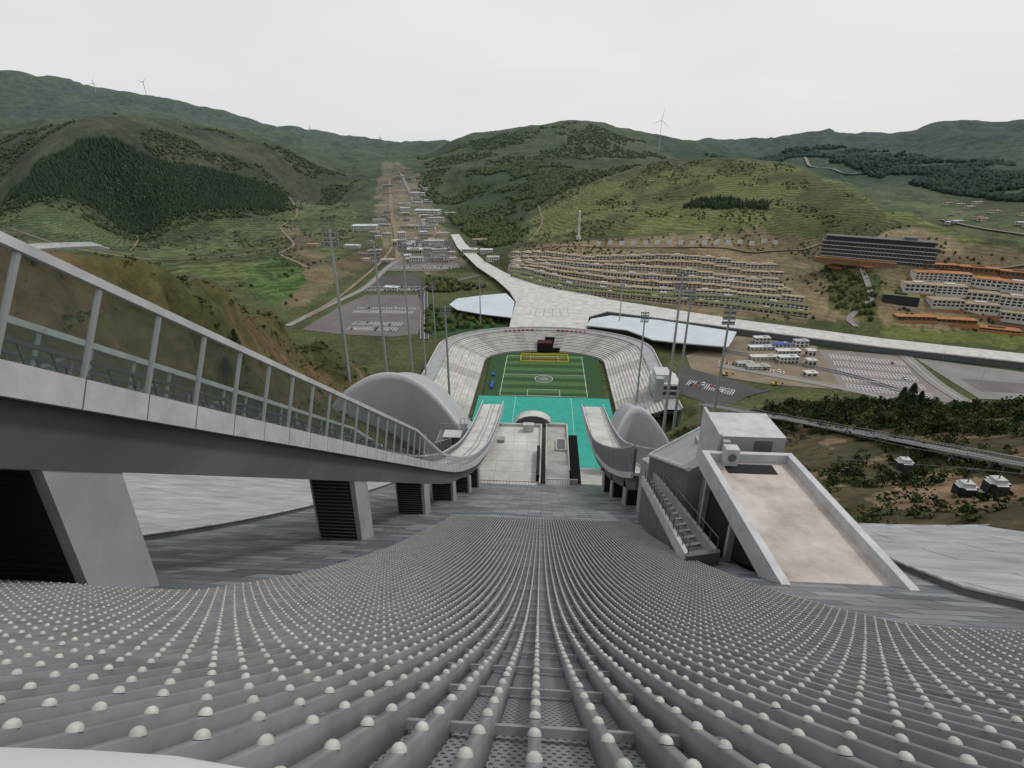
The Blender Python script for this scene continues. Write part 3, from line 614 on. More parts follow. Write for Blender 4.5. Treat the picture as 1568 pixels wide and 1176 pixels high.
drape('parking_lot',[(1400,548),(1600,575),(1600,615),(1500,612)],'road',z_=0)
drape('parking_lot',[(1470,580),(1568,588),(1590,604),(1500,600)],'pave',.45,z_=0)
drape('construction_yard',[(1130,515),(1250,530),(1290,598),(1180,590),(1060,570),(1050,545)],'dirt',z_=0)
drape('parking_lot',[(1040,560),(1130,585),(1180,605),(1100,625),(1030,600)],'asph',.4,z_=0)
drape('forecourt',[(650,470),(700,480),(780,500),(640,520)],'turfd',.3,z_=0)
road('road',[(440,500),(500,470),(560,440),(600,405),(640,385)],7,'road',.55,True,True)
road('road',[(650,520),(650,480),(655,440),(700,430),(735,422)],7,'asph',.6,True,True)
road('road',[(1000,520),(1150,545),(1300,575),(1450,625)],8,'asph',.6,True,True)
road('road',[(1100,560),(1300,598),(1440,630),(1560,640)],7,'road',.65,True,True)
road('road',[(1385,545),(1430,585),(1490,625)],9,'road',.7,True,True)
road('road',[(610,400),(607,360),(600,330),(598,300),(596,275)],9,'dirt',.8)
road('road',[(640,385),(650,350),(640,320),(625,290),(612,265)],8,'road',.8)
road('dirt_track',[(430,350),(450,375),(430,390),(470,410)],4.5,'dirt',.8)
road('dirt_track',[(400,285),(440,300),(455,330),(425,350)],4,'dirt',.8)
road('dirt_track',[(20,352),(200,395),(330,395),(420,385),(530,360),(590,330)],3.5,'dirt',.8)
road('dirt_track',[(190,350),(210,362),(200,385)],3.5,'dirt',.8)
road('dirt_track',[(470,488),(540,440),(600,380),(590,350)],5,'dirt',.8)
road('dirt_track',[(820,305),(830,340),(810,370)],3,'dirt',.8)
road('road',[(1600,365),(1500,350),(1440,338)],9,'road',1.5)
road('road',[(1230,236),(1235,246),(1280,262),(1330,268)],10,'road',3)
road('road',[(1265,380),(1330,440),(1320,470),(1300,490),(1310,505)],6,'road',.7)
road('road',[(800,384),(1000,380),(1200,384),(1270,380),(1400,398),(1600,402)],6,'dirt',.7)
def bays(u0,v0,u1,v1,n,rows,name='parking_markings'):
    a=np.array(G(u0,v0,0)[:2]); b_=np.array(G(u1,v1,0)[:2]); d=(b_-a)/n; nn=np.array([-d[1],d[0]]); nn/=np.linalg.norm(nn); mb=MB(); e=d/np.linalg.norm(d)*.22
    C=[]
    for q in range(rows):
        o_=a+nn*(q//2*17+(q%2)*5.3)
        for i in range(n+1):
            p=o_+d*i; mb.poly([(*(p-e),h1(*p)+.5),(*(p+e),h1(*p)+.5),(*(p+e+nn*5),h1(*p)+.5),(*(p-e+nn*5),h1(*p)+.5)],0)
            if i<n: C.append((p+d/2+nn*2.6,math.atan2(nn[1],nn[0])))
        p0,p1=o_,o_+d*n; w=nn*.25; mb.poly([(*(p0+nn*5-w),h1(*p0)+.52),(*(p1+nn*5-w),h1(*p1)+.52),(*(p1+nn*5+w),h1(*p1)+.52),(*(p0+nn*5+w),h1(*p0)+.52)],0)
    mb.build(name,['line']); return C
spots=[]
spots+=bays(1300,597,1430,612,22,10); s2=bays(530,506,605,508,16,4); s3=bays(560,446,640,446,18,3); s4=bays(600,412,690,412,20,3); s5=bays(1050,590,1120,606,20,2); s6=bays(1100,556,1200,573,20,1); s7=bays(540,480,630,481,22,3)
def car_mesh(paint,L=4.5,Hc=1.5):
    mb=MB(); w=.9
    prof=[(-L/2,.3),(-L/2,.85),(-L/2+.25,.95),(-L*.3,1.0),(-L*.2,Hc-.08),(-.1,Hc),(L*.16,Hc-.05),(L*.28,1.0),(L/2-.2,.85),(L/2,.65),(L/2,.3)]
    n=len(prof)
    def ww(z_): return w if z_<=1.0 else w-.18
    k=len(mb.v)
    for sg in (-1,1):
        for a,z_ in prof: mb.v.append((a,sg*ww(z_),z_))
    for i in range(n):
        j=(i+1)%n; mt=1 if i in (3,6) else 0; mb.f.append((k+i,k+j,k+n+j,k+n+i)); mb.m.append(mt)
    mb.f.append(tuple(k+i for i in range(n))[::-1]); mb.m.append(0); mb.f.append(tuple(k+n+i for i in range(n))); mb.m.append(0)
    for sg in (-1,1): mb.poly([(-L*.24,sg*.88,1.03),(-L*.17,sg*.78,Hc-.12),(L*.14,sg*.78,Hc-.12),(L*.23,sg*.88,1.03)],1)
    for a in (-L*.3,L*.3):
        for sg in (-1,1): mb.tube((a,sg*.72,.33),(a,sg*.94,.33),.33,n=10,m=2)
    me=bpy.data.meshes.new('parked_car_mesh'); me.from_pydata(mb.v,[],mb.f); me.polygons.foreach_set('material_index',mb.m)
    for q in (paint,'win','tyre'): me.materials.append(M[q])
    return me
CM=[car_mesh(p,L,h_) for p,L,h_ in (('car_w',4.6,1.5),('car_k',4.7,1.45),('car_s',4.5,1.5),('car_w',4.4,1.5),('car_w',5.2,1.9),('car_k',4.4,1.6),('car_s',4.8,1.6),('car_b',4.4,1.5),('car_s',4.6,1.5),('car_k',4.6,1.5),('car_r',4.2,1.5))]
def put_car(p,a):
    o=bpy.data.objects.new('parked_car',random.choice(CM)); o.location=(p[0],p[1],h1(p[0],p[1])+.45); o.rotation_euler=(0,0,a+(math.pi if random.random()<.5 else 0)+random.uniform(-.03,.03)); scene.collection.objects.link(o)
for L,pr in ((spots,.02),(s2,.15),(s3,.2),(s4,.3),(s5,.25),(s6,.5),(s7,.04)):
    for p,a in L:
        if random.random()<pr: put_car(p,a)
# ------------------------------------------------------------------ buildings
def building(name,p,w,d,h_,rot,wall='facadew',roof='rooft',storeys=2,win='win',over=.4):
    mb=MB(); x_,y_,z_=p; ca,sa=math.cos(rot),math.sin(rot); z_-=1
    mb.box(x_,y_,z_,w,d,h_+1,0,rot); mb.box(x_,y_,z_+h_+1,w+over*2,d+over*2,.35,1,rot); mb.box(x_+ca*w*.2,y_+sa*w*.2,z_+h_+1.35,w*.15,d*.3,1.1,0,rot)
    sh=h_/storeys; nw=max(2,int(w/3.2))
    for s_ in range(storeys):
        for i in range(nw):
            lx=-w/2+(i+.5)*w/nw
            for sd in (-1,1):
                ly=sd*(d/2+.03); mb.box(x_+ca*lx-sa*ly,y_+sa*lx+ca*ly,z_+1+s_*sh+sh*.25,w/nw*.62,.06,sh*.5,2,rot)
        for sd in (-1,1):
            lx=sd*(w/2+.03); mb.box(x_+ca*lx,y_+sa*lx,z_+1+s_*sh+sh*.25,.06,d*.6,sh*.5,2,rot)
    mb.build(name,[wall,roof,win])
def row(uvs,unit,gap,d,h_,wall,roof,name='terraced_hotel',rw=True,band=False):
    C=cr([hit(*q) for q in uvs],30); seg=np.linalg.norm(np.diff(C,axis=0),axis=1); cum=np.concatenate([[0],np.cumsum(seg)]); T=cum[-1]; s_=0; mb=MB(); unit=min(unit,T*.98)
    at_=lambda q:np.array([np.interp(q,cum,C[:,0]),np.interp(q,cum,C[:,1])])
    while s_+unit<T:
        a,b_=at_(s_),at_(s_+unit); m_=(a+b_)/2; rot=math.atan2(b_[1]-a[1],b_[0]-a[0]); z0=h1(*m_)-.5; hh=h_*random.uniform(.9,1.12); w=np.linalg.norm(b_-a)
        ca,sa=math.cos(rot),math.sin(rot); dd=d*random.uniform(.9,1.1); oy=random.uniform(-1,1); cx,cy=m_[0]-sa*oy,m_[1]+ca*oy
        mb.box(cx,cy,z0-3,w,dd,hh+3,0,rot); mb.box(cx,cy,z0+hh,w+.7,dd+1.4,.4,1,rot)
        if random.random()<.4: mb.box(cx,cy+1,z0+hh+.4,w*.35,dd*.4,1.3,0,rot)
        ns=max(1,int(round(hh/3.2))); nw=max(2,int(w/4.2))
        for q in range(ns):
            for i in range(nw):
                lx=-w/2+(i+.5)*w/nw; ly=-(dd/2+.04); mb.box(cx+ca*lx-sa*ly,cy+sa*lx+ca*ly,z0+q*hh/ns+.5,w/nw*.7,.08,hh/ns*.62,2,rot)
        if rw: ly=-(dd/2+4); mb.box(m_[0]-sa*ly,m_[1]+ca*ly,h1(m_[0]-sa*ly,m_[1]+ca*ly)-2,w+gap,.4,4.0,4 if band else 3,rot)
        s_+=unit+gap*random.uniform(.6,1.6)
    mb.build(name,[wall,roof,'win','facade','roofr'])
top=[(785,393),(880,395),(980,398),(1080,401),(1195,407)]; bot=[(784,424),(868,446),(1000,464),(1130,475),(1264,487)]
for k in range(8):
    t=k/7; uv=[(a[0]*(1-t)+b_[0]*t,a[1]*(1-t)+b_[1]*t+2.5*math.sin(i*1.7+k)) for i,(a,b_) in enumerate(zip(top,bot))]
    row(uv,random.choice((15,18,22)),1.4,8,5.0,'facade' if k%3==1 else 'facadew',random.choice(('rooft','rooft','roofg')))
# main hotel block
p=hit(1338,400); az_=math.atan2(p[0],p[1]); mb=MB(); rot=-az_*.9
def hb(lx,ly,z0,sx,sy,sz,m_): ca,sa=math.cos(rot),math.sin(rot); mb.box(p[0]+ca*lx-sa*ly,p[1]+sa*lx+ca*ly,p[2]+z0,sx,sy,sz,m_,rot)
hb(0,0,-6,112,20,24,0); hb(0,6,18,106,14,5,0); hb(0,0,18,114,22,.6,1); hb(0,6,23,108,16,.6,1)
for k in range(5): hb(0,-10.1,-3+k*4.2,112.4,.3,.7,2)
for k in range(29): hb(-54.5+k*3.9,-10.25,-4,.5,.3,22,3)
hb(-20,-14,-6,80,8,6,4); hb(-20,-14,0,82,9,.5,5); hb(30,8,23.6,12,8,3,3)
mb.build('hotel_main',['win','roofd','facadew','dgrey','wood','roofr'])
row([(1275,408),(1330,413),(1395,418)],50,2,12,4,'wood','roofr','hotel_wing',True,True)
row([(1410,410),(1480,414),(1600,420)],34,2,10,4,'wood','roofr','hotel_wing',True,True)
row([(1395,428),(1480,433),(1600,441)],26,1,14,8,'facadew','roofr','hotel_wing',True,True)
row([(1380,446),(1480,453),(1600,461)],28,1,14,8,'facadew','rooft','hotel_wing',True,True)
row([(1350,458),(1405,468)],44,2,16,8,'win','roofg','hotel_pavilion'); row([(1420,468),(1500,473),(1600,478)],30,2,13,7,'facadew','rooft','hotel_wing',True,True); row([(1370,487),(1480,494),(1600,504)],36,1,10,3,'wood','roofr','hotel_wing',True,True)
cnt=0
for i in range(600):
    u=random.uniform(540,705); v=random.uniform(258,404)
    lim=(598-(v-258)*.30,640+(v-258)*.40)
    if not(lim[0]<u<lim[1]) or 594<u<612: continue
    p=hit(u,v); sc=1+max(0,(360-v))/100; cnt+=1
    building('village_building',p,random.uniform(9,26)*sc**.5,random.uniform(7,12),random.choice((3,4,6,8)),random.uniform(-.4,.4),random.choice(('facadew','facade','facadew','grey')),random.choice(('rooft','roofb','conc','roofd','roofd','conc')),random.choice((1,2,2)))
    if cnt>85: break
for u,v,w,d,h_,wl,rf in ((560,352,50,26,9,'facadew','roofb'),(655,328,60,24,9,'facadew','roofb'),(665,375,34,14,7,'facadew','conc'),(720,392,24,14,9,'facade','roofb'),(745,388,20,12,6,'facadew','roofb'),(735,372,26,12,6,'grey','rooft'),(755,400,18,12,6,'facadew','conc'),(690,330,26,14,7,'facadew','rooft'),(480,378,20,12,5,'facade','roofr'),(540,380,26,10,5,'facadew','roofb'),(600,445,18,8,4,'facadew','roofb'),(630,372,44,10,6,'facadew','roofd'),(645,385,50,8,5,'facadew','conc'),(640,300,40,16,8,'facadew','roofb'),(650,352,40,10,7,'facadew','roofd'),(668,340,34,12,9,'facadew','conc')):
    building('village_building',hit(u,v),w,d,h_,random.uniform(-.2,.2),wl,rf,2)
for i in range(16):
    u=random.uniform(1440,1590); v=random.uniform(312,350); building('farmhouse',hit(u,v),random.uniform(10,24),9,4,random.uniform(-.4,.4),'facadew',random.choice(('roofr','roofb','conc')),1)
for u,v,w,cl in ((1165,535,22,'roofb'),(1170,550,24,'facadew'),(1205,545,20,'facadew'),(1205,555,16,'roofb'),(1195,535,14,'blue'),(1240,545,7,'facadew'),(1240,560,7,'facadew'),(1160,565,18,'conc'),(1165,525,14,'facadew'),(1225,530,12,'conc'),(1240,575,9,'facadew'),(1140,560,14,'conc')):
    building('site_cabin',G(u,v,0),w,6,random.choice((3,5.6)),.1,'facadew',cl,1 if w<12 else 2)
def excavator(p):
    mb=MB(); x_,y_,z_=p
    for s_ in (-1.2,1.2): mb.box(x_,y_+s_,z_,4,.6,.8,1)
    mb.box(x_,y_,z_+.9,3.2,2.4,1,0); mb.box(x_+.7,y_-.6,z_+1.9,1.3,1,1.4,2); mb.tube((x_+1.4,y_,z_+1.8),(x_+4,y_,z_+4.5),.25,n=5); mb.tube((x_+4,y_,z_+4.5),(x_+6,y_,z_+2),.2,n=5); mb.box(x_+6.1,y_,z_+1,1,1,1,1); mb.build('excavator',['yel','tyre','win'])
excavator(hit(1185,590)); excavator(G(1110,575,.4))
# ------------------------------------------------------------------ masts
def mast(base,ht,name='floodlight_mast',rw=1.0,rack=5.0):
    x_,y_,z_=base; mb=MB(); mb.tube((x_,y_,z_-2),(x_,y_,z_+ht),rw,rw*.5,n=10)
    zt_=z_+ht
    for k in range(4):
        zz_=zt_-1-k*1.9; mb.box(x_,y_,zz_,rack,.3,.25,0); mb.box(x_,y_-.9,zz_+.2,rack*.9,.08,.08,0)
        for i in range(5):
            xx=x_-rack*.42+i*rack*.21; mb.box(xx,y_+.45,zz_+.25,.75,.5,.8,1); mb.box(xx,y_+.71,zz_+.32,.62,.03,.66,2)
    for s_ in (-.48,.48): mb.tube((x_+rack*s_,y_,zt_-7),(x_+rack*s_,y_,zt_),.1,n=4)
    mb.tube((x_,y_,zt_),(x_,y_,zt_+3),.06,n=4); mb.build(name,['steel','dgrey','cap'])
def mast_s(u,v,r,vt,**k):
    s=S(u,v,r); zt_=z_at(s[0],s[1],vt); zb_=min(s[2],h1(s[0],s[1])); mast((s[0],s[1],zb_),zt_-zb_,**k)
mast_s(537,600,235,352,rw=.9,rack=6); mast_s(592,570,290,378,rw=.9,rack=5); mast_s(630,555,330,368,rw=.9,rack=5); mast_s(650,540,380,440,rw=.7,rack=4)
mast_s(688,600,330,468,rw=.9,rack=6.5); mast_s(668,540,470,432,rw=.7,rack=5); mast_s(736,500,530,428,rw=.7,rack=6); mast_s(948,500,530,432,rw=.7,rack=5)
mast_s(975,610,350,478,rw=.8,rack=5); mast_s(1018,640,240,420,rw=.8,rack=4.5); mast_s(1036,620,300,442,rw=.9,rack=4.5); mast_s(1090,650,210,470,rw=.7,rack=4.5)
def lamp(p,ht):
    x_,y_,z_=p; mb=MB(); mb.tube((x_,y_,z_-.5),(x_,y_,z_+ht),.16,.1,n=6); mb.tube((x_,y_,z_+ht),(x_-2,y_,z_+ht+.4),.08,n=4); mb.box(x_-2.2,y_,z_+ht+.3,1.0,.35,.15,1); mb.build('street_lamp',['steel','white'])
for u,v in ((440,470),(470,455),(505,430),(540,420),(575,400),(600,370),(420,360),(415,345),(360,385),(280,385),(130,350),(490,340),(540,330),(545,300),(535,300),(680,300),(690,290),(650,300),(655,280),(675,310),(640,380),(700,300),(505,380),(480,350),(1045,600),(1150,560),(1230,575),(1300,560),(1390,590),(1440,560),(1500,590),(580,350),(640,340),(660,350)):
    p=hit(u,v); lamp(p,12 if v>400 else random.uniform(18,30))
p=hit(886,367); zt_=z_at(p[0],p[1],322); mb=MB(); H_=zt_-p[2]; mb.tube((p[0],p[1],p[2]-1),(p[0],p[1],p[2]+H_*.12),4,3.2,n=12); mb.tube((p[0],p[1],p[2]+H_*.12),(p[0],p[1],p[2]+H_*.95),1.7,1.2,n=12); mb.tube((p[0],p[1],p[2]+H_*.62),(p[0],p[1],p[2]+H_*.72),2.1,2.1,n=12); mb.tube((p[0],p[1],p[2]+H_*.95),(p[0],p[1],p[2]+H_),1.9,.4,n=12); mb.build('lookout_tower',['facadew'])
mb=MB()
for i in range(16):
    p=hit(916+i*18,379); mb.box(p[0],p[1],p[2]+2.5,7,.4,6,0); mb.tube((p[0]-2.5,p[1]+.3,p[2]-1),(p[0]-2.5,p[1]+.3,p[2]+5),.15,n=4,m=1); mb.tube((p[0]+2.5,p[1]+.3,p[2]-1),(p[0]+2.5,p[1]+.3,p[2]+5),.15,n=4,m=1)
mb.build('hillside_sign',['facadew','steel'])
def turbine(u,v,r,vt,a0=20,px=14):
    s=S(u,v,r); zb_=h1(s[0],s[1]); zt_=max(z_at(s[0],s[1],vt),zb_+25); x_,y_=s[0],s[1]; L=px/844*r*1.1; mb=MB(); rt=r/2600
    mb.tube((x_,y_,zb_-3),(x_,y_,zt_),rt*1.1,rt*.7,n=10); mb.box(x_,y_-1,zt_-1.0*rt,2*rt,4*rt,2*rt,0); mb.tube((x_,y_-4*rt,zt_),(x_,y_-2*rt,zt_),.9*rt,1.1*rt,n=8)
    for k in range(3):
        a=rad(a0+120*k); d=np.array([math.sin(a),0,math.cos(a)]); n=np.array([math.cos(a),0,-math.sin(a)]); c0=np.array([x_,y_-3.4*rt,zt_])
        mb.poly([c0-n*.6*rt,c0+d*L*.2-n*1.1*rt,c0+d*L,c0+d*L*.2+n*.9*rt,c0+n*.6*rt],0)
    mb.build('wind_turbine',['facadew'])
turbine(1010,218,2350,184,10,15); turbine(866,228,2100,208,40,6); turbine(146,138,4200,127,15,6); turbine(224,146,4300,126,50,7); turbine(476,206,4800,197,0,5); turbine(583,218,5000,210,30,4)
# ------------------------------------------------------------------ rail track + gondolas (right)
A_=[S(1075,618,250),S(1200,640,205),S(1350,668,160),S(1500,697,125),S(1640,724,102)]
mb=MB(); C=[np.array(a) for a in A_]
L=[]
for a,b_ in zip(C[:-1],C[1:]):
    for k in range(10): L.append(a+(b_-a)*k/10)
L.append(C[-1])
for i in range(len(L)-1):
    a,b_=L[i],L[i+1]; d=(b_-a)/np.linalg.norm(b_-a); n=np.array([-d[1],d[0],0]); n/=np.linalg.norm(n); n*=1.3
    for o_,r_ in ((-1.5,.14),(-.6,.1),(.6,.1),(1.5,.14)): mb.tube(a+n*o_,b_+n*o_,r_,n=5,m=0)
    mb.obox(a-n*1.5-[0,0,.5],n*3,b_-a,(0,0,.25),1)
    for k in range(3): q=a+(b_-a)*k/3; mb.tube(q-n*1.5,q-n*1.5+[0,0,1.0],.05,n=4); mb.tube(q+n*1.5,q+n*1.5+[0,0,1.0],.05,n=4)
    mb.tube(a-n*1.5+[0,0,1],b_-n*1.5+[0,0,1],.05,n=4); mb.tube(a+n*1.5+[0,0,1],b_+n*1.5+[0,0,1],.05,n=4)
    if i%4==0:
        zt_=a[2]-.5; zb_=h1(a[0],a[1])-1
        if zt_>zb_: mb.tube((a[0],a[1],zb_),(a[0],a[1],zt_),.4,n=8,m=1)
mb.build('mountain_rail_track',['steel','grey'])
def gondola(u,v,r):
    s=S(u,v,r); x_,y_,z_=s; bm=bmesh.new(); bmesh.ops.create_cube(bm,size=1); bmesh.ops.scale(bm,vec=(2.8,2.5,2.8),verts=bm.verts)
    bmesh.ops.bevel(bm,geom=bm.edges[:],offset=.6,segments=3,affect='EDGES')
    for f in bm.faces:
        if abs(f.normal.z)<.25 and -.2<f.calc_center_median().z<.6: f.material_index=1
    bmesh.ops.translate(bm,vec=(x_,y_,z_-1.4),verts=bm.verts); me=bpy.data.meshes.new('gondola_cabin'); bm.to_mesh(me); bm.free()
    for q in ('white','win'): me.materials.append(M[q])
    o=bpy.data.objects.new('gondola_cabin',me); scene.collection.objects.link(o); mb=MB(); mb.tube((x_,y_,z_-.1),(x_,y_,z_+2.2),.08,n=5); mb.tube((x_-.8,y_,z_+2.2),(x_+.8,y_,z_+2.2),.12,n=5); q=mb.build('hanger',['dgrey']); q.parent=o
    return (x_,y_,z_+2.3)
gp=[gondola(1302,718,125),gondola(1387,702,112),gondola(1482,738,96),gondola(1530,732,92)]
mb=MB(); q=[S(1180,648,210)]+[gp[0],gp[2]]+[S(1700,740,74)]
for a,b_ in zip(q[:-1],q[1:]): mb.tube(a,b_,.06,n=4)
q=[S(1190,640,210)]+[gp[1],gp[3]]+[S(1700,736,74)]
for a,b_ in zip(q[:-1],q[1:]): mb.tube(a,b_,.06,n=4)
mb.build('gondola_cable',['dgrey'])
# ------------------------------------------------------------------ vegetation
def sample(P,n,jit=0):
    P2=np.array([p[:2] for p in P]); lo,hi=P2.min(0),P2.max(0); out=[]; tot=0
    for _ in range(60):
        q=rng.uniform(lo,hi,(n*2,2)); q=q[inpoly(q[:,0],q[:,1],P)]; out.append(q); tot+=len(q)
        if tot>=n: break
    return np.concatenate(out)[:n]
def far_trees(name,pts,hmin,hmax,kind,mt):
    zz_=H(pts[:,0],pts[:,1]); n=len(pts)
    if kind=='con':
        T=[(math.cos(t),math.sin(t),.12) for t in np.arange(6)*math.pi/3]+[(.62*math.cos(t+.5),.62*math.sin(t+.5),.45) for t in np.arange(6)*math.pi/3]+[(0,0,1)]
        rw=.26
    else:
        T=[(.75*math.cos(t),.75*math.sin(t),.1) for t in np.arange(6)*math.pi/3]+[(.95*math.cos(t+.5),.95*math.sin(t+.5),.55) for t in np.arange(6)*math.pi/3]+[(0,0,1)]
        rw=.5
    T=np.array(T); TF=[(a,(a+1)%6,6+(a+1)%6) for a in range(6)]+[(a,6+(a+1)%6,6+a) for a in range(6)]+[(6+a,6+(a+1)%6,12) for a in range(6)]; TF=np.array(TF)
    hh=rng.uniform(hmin,hmax,n); J=1+rng.uniform(-.3,.3,(n,len(T),3)); rot=rng.uniform(0,6.28,n)
    X=T[None,:,0]*J[:,:,0];Y=T[None,:,1]*J[:,:,1]; c_,s_=np.cos(rot)[:,None],np.sin(rot)[:,None]
    VV=np.stack([(X*c_-Y*s_)*hh[:,None]*rw+pts[:,0,None],(X*s_+Y*c_)*hh[:,None]*rw+pts[:,1,None],T[None,:,2]*J[:,:,2]**.3*hh[:,None]+zz_[:,None]-.5],-1).reshape(-1,3)
    fast_mesh(name,VV,(TF[None]+np.arange(n)[:,None,None]*len(T)).reshape(-1,3),[mt])
far_trees('conifer_forest',sample(POLY['ldark'],11000),6,12,'con','conifer')
p=sample(POLY['cdark'],9000); p=p[fbm(p[:,0]/70,p[:,1]/70,51)>.45]; far_trees('conifer_forest',p,5,9,'dec','leaf')
p=sample(POLY['chill'],9000); p=p[fbm(p[:,0]/120,p[:,1]/120,52)>.5]; far_trees('hill_scrub',p,4,8,'dec','leaf')
p=sample(POLY['lhill'],12000); p=p[fbm(p[:,0]/150,p[:,1]/150,53)>.48]; far_trees('hill_scrub',p,3,8,'dec','leaf')
p=sample(POLY['meadow'],5000); p=p[fbm(p[:,0]/60,p[:,1]/60,54)>.56]; far_trees('hill_scrub',p,2,4,'dec','leaf')
P=[hit(*q) for q in ((1045,320),(1060,308),(1120,306),(1180,312),(1175,322),(1100,322))]; far_trees('hill_grove',sample(P,420),6,10,'con','conifer')
p=sample(POLY['soilband'],1600); p=p[fbm(p[:,0]/40,p[:,1]/40,55)>.53]; far_trees('hotel_planting',p,2,4,'dec','leaf')
P=[hit(*q) for q in ((1265,410),(1340,440),(1340,500),(1265,470))]; far_trees('hotel_planting',sample(P,90),3,7,'dec','leaf')
p=sample(POLY['lfield'],5000); p=p[fbm(p[:,0]/50,p[:,1]/50,56)>.6]; far_trees('field_shrubs',p,2,5,'dec','leaf')
P=[G(u,v,0) for u,v in ((655,470),(760,490),(770,500),(650,512))]; far_trees('avenue_trees',sample(P,180),4,7,'dec','leaf')
P=[G(u,v,0) for u,v in ((655,425),(750,440),(690,448),(655,448))]; far_trees('avenue_trees',sample(P,160),4,7,'dec','leaf')
P=[hit(*q) for q in ((1080,238),(1250,225),(1600,250),(1600,310),(1400,285),(1250,250))]; p=sample(P,9000); p=p[fbm(p[:,0]/200,p[:,1]/200,57)>.42]; far_trees('valley_woods',p,8,16,'dec','conifer')
def leafy(name,centers,rad_,hmul,nl,ls,mt,trunk=False):
    n=len(centers); zz_=H(centers[:,0],centers[:,1]); allV=[]
    for i in range(n):
        R=rad_*random.uniform(.6,1.35); m_=int(nl*R/rad_)
        nb=4; bc=rng.normal(0,.42,(nb,3))*[R,R,R*hmul*.7]; bi=rng.integers(0,nb,m_)
        d=rng.normal(0,1,(m_,3)); d/=np.linalg.norm(d,axis=1)[:,None]; pp=bc[bi]+d*(rng.uniform(.4,1,(m_,1)))*np.array([R*.55,R*.55,R*hmul*.5])
        pp[:,2]=np.abs(pp[:,2]+R*hmul*.45); pp+=np.array([centers[i,0],centers[i,1],zz_[i]+(.6*R if trunk else -.1)])
        a=rng.normal(0,1,(m_,3)); a/=np.linalg.norm(a,axis=1)[:,None]; b_=np.cross(a,rng.normal(0,1,(m_,3))); b_/=np.linalg.norm(b_,axis=1)[:,None]
        s_=ls*rng.uniform(.6,1.5,(m_,1)); allV.append(np.stack([pp-a*s_,pp-b_*s_*.6,pp+a*s_,pp+b_*s_*.6],1).reshape(-1,3))
    V=np.concatenate(allV); F=np.arange(len(V)).reshape(-1,4); return fast_mesh(name,V,F,[mt])
def clear(p):
    lim=np.interp(p[:,1],[0,112,118,160,300],[86,86,50,42,60]); return p[(np.abs(p[:,0])>np.where(p[:,0]<0,lim,np.interp(p[:,1],[0,50,60,200],[64,62,26,40])))]
p=clear(sample(POLY['nleft'],4200)); leafy('hillside_shrubs',p[fbm(p[:,0]/14,p[:,1]/14,61)>.44],1.25,.75,46,.27,'leaf')
p=clear(sample(POLY['nleft'],2600)); leafy('hillside_dry_scrub',p,.7,.6,30,.19,'dry')
P=[S(*q) for q in ((1060,640,260),(1200,625,280),(1400,622,280),(1700,622,280),(1800,700,150),(1400,668,165),(1200,655,190))]
p=sample(P,420); leafy('hillside_thicket',p,2.4,1.1,170,.42,'leaf')
p=sample(P,260); leafy('hillside_thicket',p,2.2,1.5,200,.4,'conifer')
p=clear(sample(POLY['nright'],3000)); p=p[fbm(p[:,0]/18,p[:,1]/18,62)>.46]; leafy('hillside_shrubs',p,1.7,.85,75,.3,'leaf')
p=clear(sample(POLY['nright'],1400)); p=p[fbm(p[:,0]/18,p[:,1]/18,62)>.5]; leafy('hillside_thicket',p,1.9,1.1,80,.32,'conifer')
p=clear(sample(POLY['nright'],1200)); leafy('hillside_dry_scrub',p,.8,.6,36,.19,'dry')
def pine(u,v,r,ht):
    s=S(u,v,r); x_,y_=s[0],s[1]; z_=h1(x_,y_); mb=MB(); mb.tube((x_,y_,z_-1),(x_,y_,z_+ht*.95),ht*.03,.03,n=7)
    for k in range(900):
        t=random.random()**.8; R=ht*.34*(1-t)**.8*random.uniform(.3,1)+.1; a=random.uniform(0,6.28); c_=np.array([x_+R*math.cos(a),y_+R*math.sin(a),z_+ht*(.12+.88*t)-R*.25]); s_=ht*.035
        d=np.array([math.cos(a),math.sin(a),-.35])*s_*1.6; n=np.array([-math.sin(a),math.cos(a),random.uniform(-.4,.4)])*s_*.6; mb.poly([c_-d,c_-n,c_+d,c_+n],1)
    mb.build('pine_tree',['bark','conifer'])
pine(1385,640,215,11); pine(1372,640,225,9); pine(1400,640,220,8); pine(320,440,150,5); pine(25,365,105,4); pine(345,450,160,5); pine(45,360,100,4)
mb=MB()
for (a,b_,r_),(c_,d_,r2) in zip(((40,374,96),(90,372,104),(135,371,112)),((90,372,104),(135,371,112),(152,376,116))):
    p0=np.array(S(a,b_,r_)); p1=np.array(S(c_,d_,r2)); mb.obox(p0-[0,0,.9],p1-p0,(0,.5,0),(0,0,.9),0); mb.obox(p0+[0,.5,-.9],p1-p0,(0,1.5,0),(0,0,.15),1)
mb.build('hillside_kerb_path',['white','concl'])
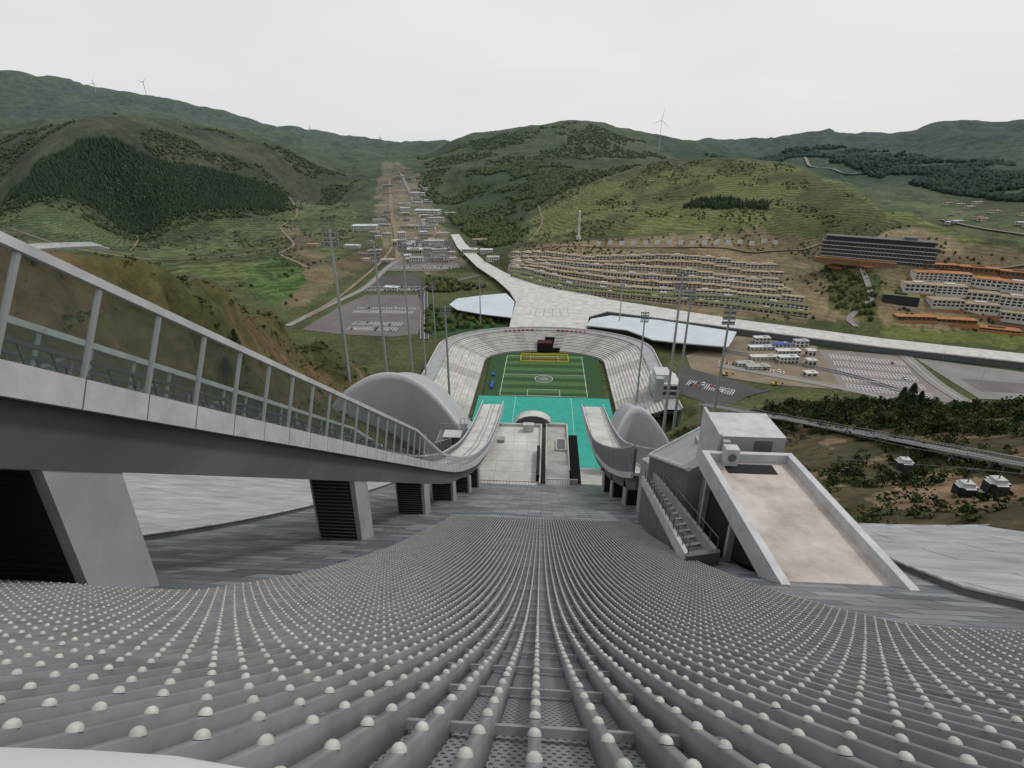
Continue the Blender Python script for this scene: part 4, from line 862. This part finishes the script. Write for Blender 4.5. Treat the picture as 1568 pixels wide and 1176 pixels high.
# ------------------------------------------------------------------ world, sun, camera
w=bpy.data.worlds.new('World'); scene.world=w; w.use_nodes=True; nt=w.node_tree; bg=nt.nodes['Background']; bg.inputs[1].default_value=.1
EL,RO=rad(52),rad(60)
sky=nt.nodes.new('ShaderNodeTexSky'); sky.sky_type='NISHITA'; sky.sun_disc=False; sky.sun_elevation=EL; sky.sun_rotation=RO; sky.air_density=1.2; sky.dust_density=3; sky.altitude=1600
tc=nt.nodes.new('ShaderNodeTexCoord'); mp=nt.nodes.new('ShaderNodeMapping'); mp.inputs['Scale'].default_value=(1,1,3.5); n=nt.nodes.new('ShaderNodeTexNoise'); n.inputs['Scale'].default_value=1.6; n.inputs['Detail'].default_value=5
nt.links.new(tc.outputs['Generated'],mp.inputs[0]); nt.links.new(mp.outputs[0],n.inputs['Vector'])
cr_=nt.nodes.new('ShaderNodeValToRGB'); cr_.color_ramp.elements[0].position=.3; cr_.color_ramp.elements[1].position=.7; cr_.color_ramp.elements[0].color=(.71,.73,.74,1); cr_.color_ramp.elements[1].color=(.83,.835,.84,1); nt.links.new(n.outputs['Fac'],cr_.inputs[0])
sc=nt.nodes.new('ShaderNodeVectorMath'); sc.operation='SCALE'; sc.inputs['Scale'].default_value=10; nt.links.new(cr_.outputs[0],sc.inputs[0])
mi=nt.nodes.new('ShaderNodeMix'); mi.data_type='RGBA'; mi.inputs[0].default_value=.92; nt.links.new(sky.outputs[0],mi.inputs[6]); nt.links.new(sc.outputs[0],mi.inputs[7]); nt.links.new(mi.outputs[2],bg.inputs[0])
sl=bpy.data.lights.new('sun','SUN'); sl.energy=1.4; sl.angle=rad(11); sl.color=(1,.95,.88); so=bpy.data.objects.new('sun',sl); scene.collection.objects.link(so)
sd=Vector((math.sin(RO)*math.cos(EL),math.cos(RO)*math.cos(EL),math.sin(EL))); so.rotation_euler=(-sd).to_track_quat('-Z','Y').to_euler()
cam=bpy.data.cameras.new('camera'); cam.sensor_width=36; cam.lens=36*FPX/1568; cam.clip_start=.05; cam.clip_end=40000
co=bpy.data.objects.new('camera',cam); co.location=(0,0,CAM_H); co.rotation_euler=(math.pi/2-PITCH,0,YAW); scene.collection.objects.link(co); scene.camera=co
scene.view_settings.view_transform='Standard'; scene.view_settings.look='None'; scene.view_settings.exposure=0
print('OBJ',len(bpy.data.objects))
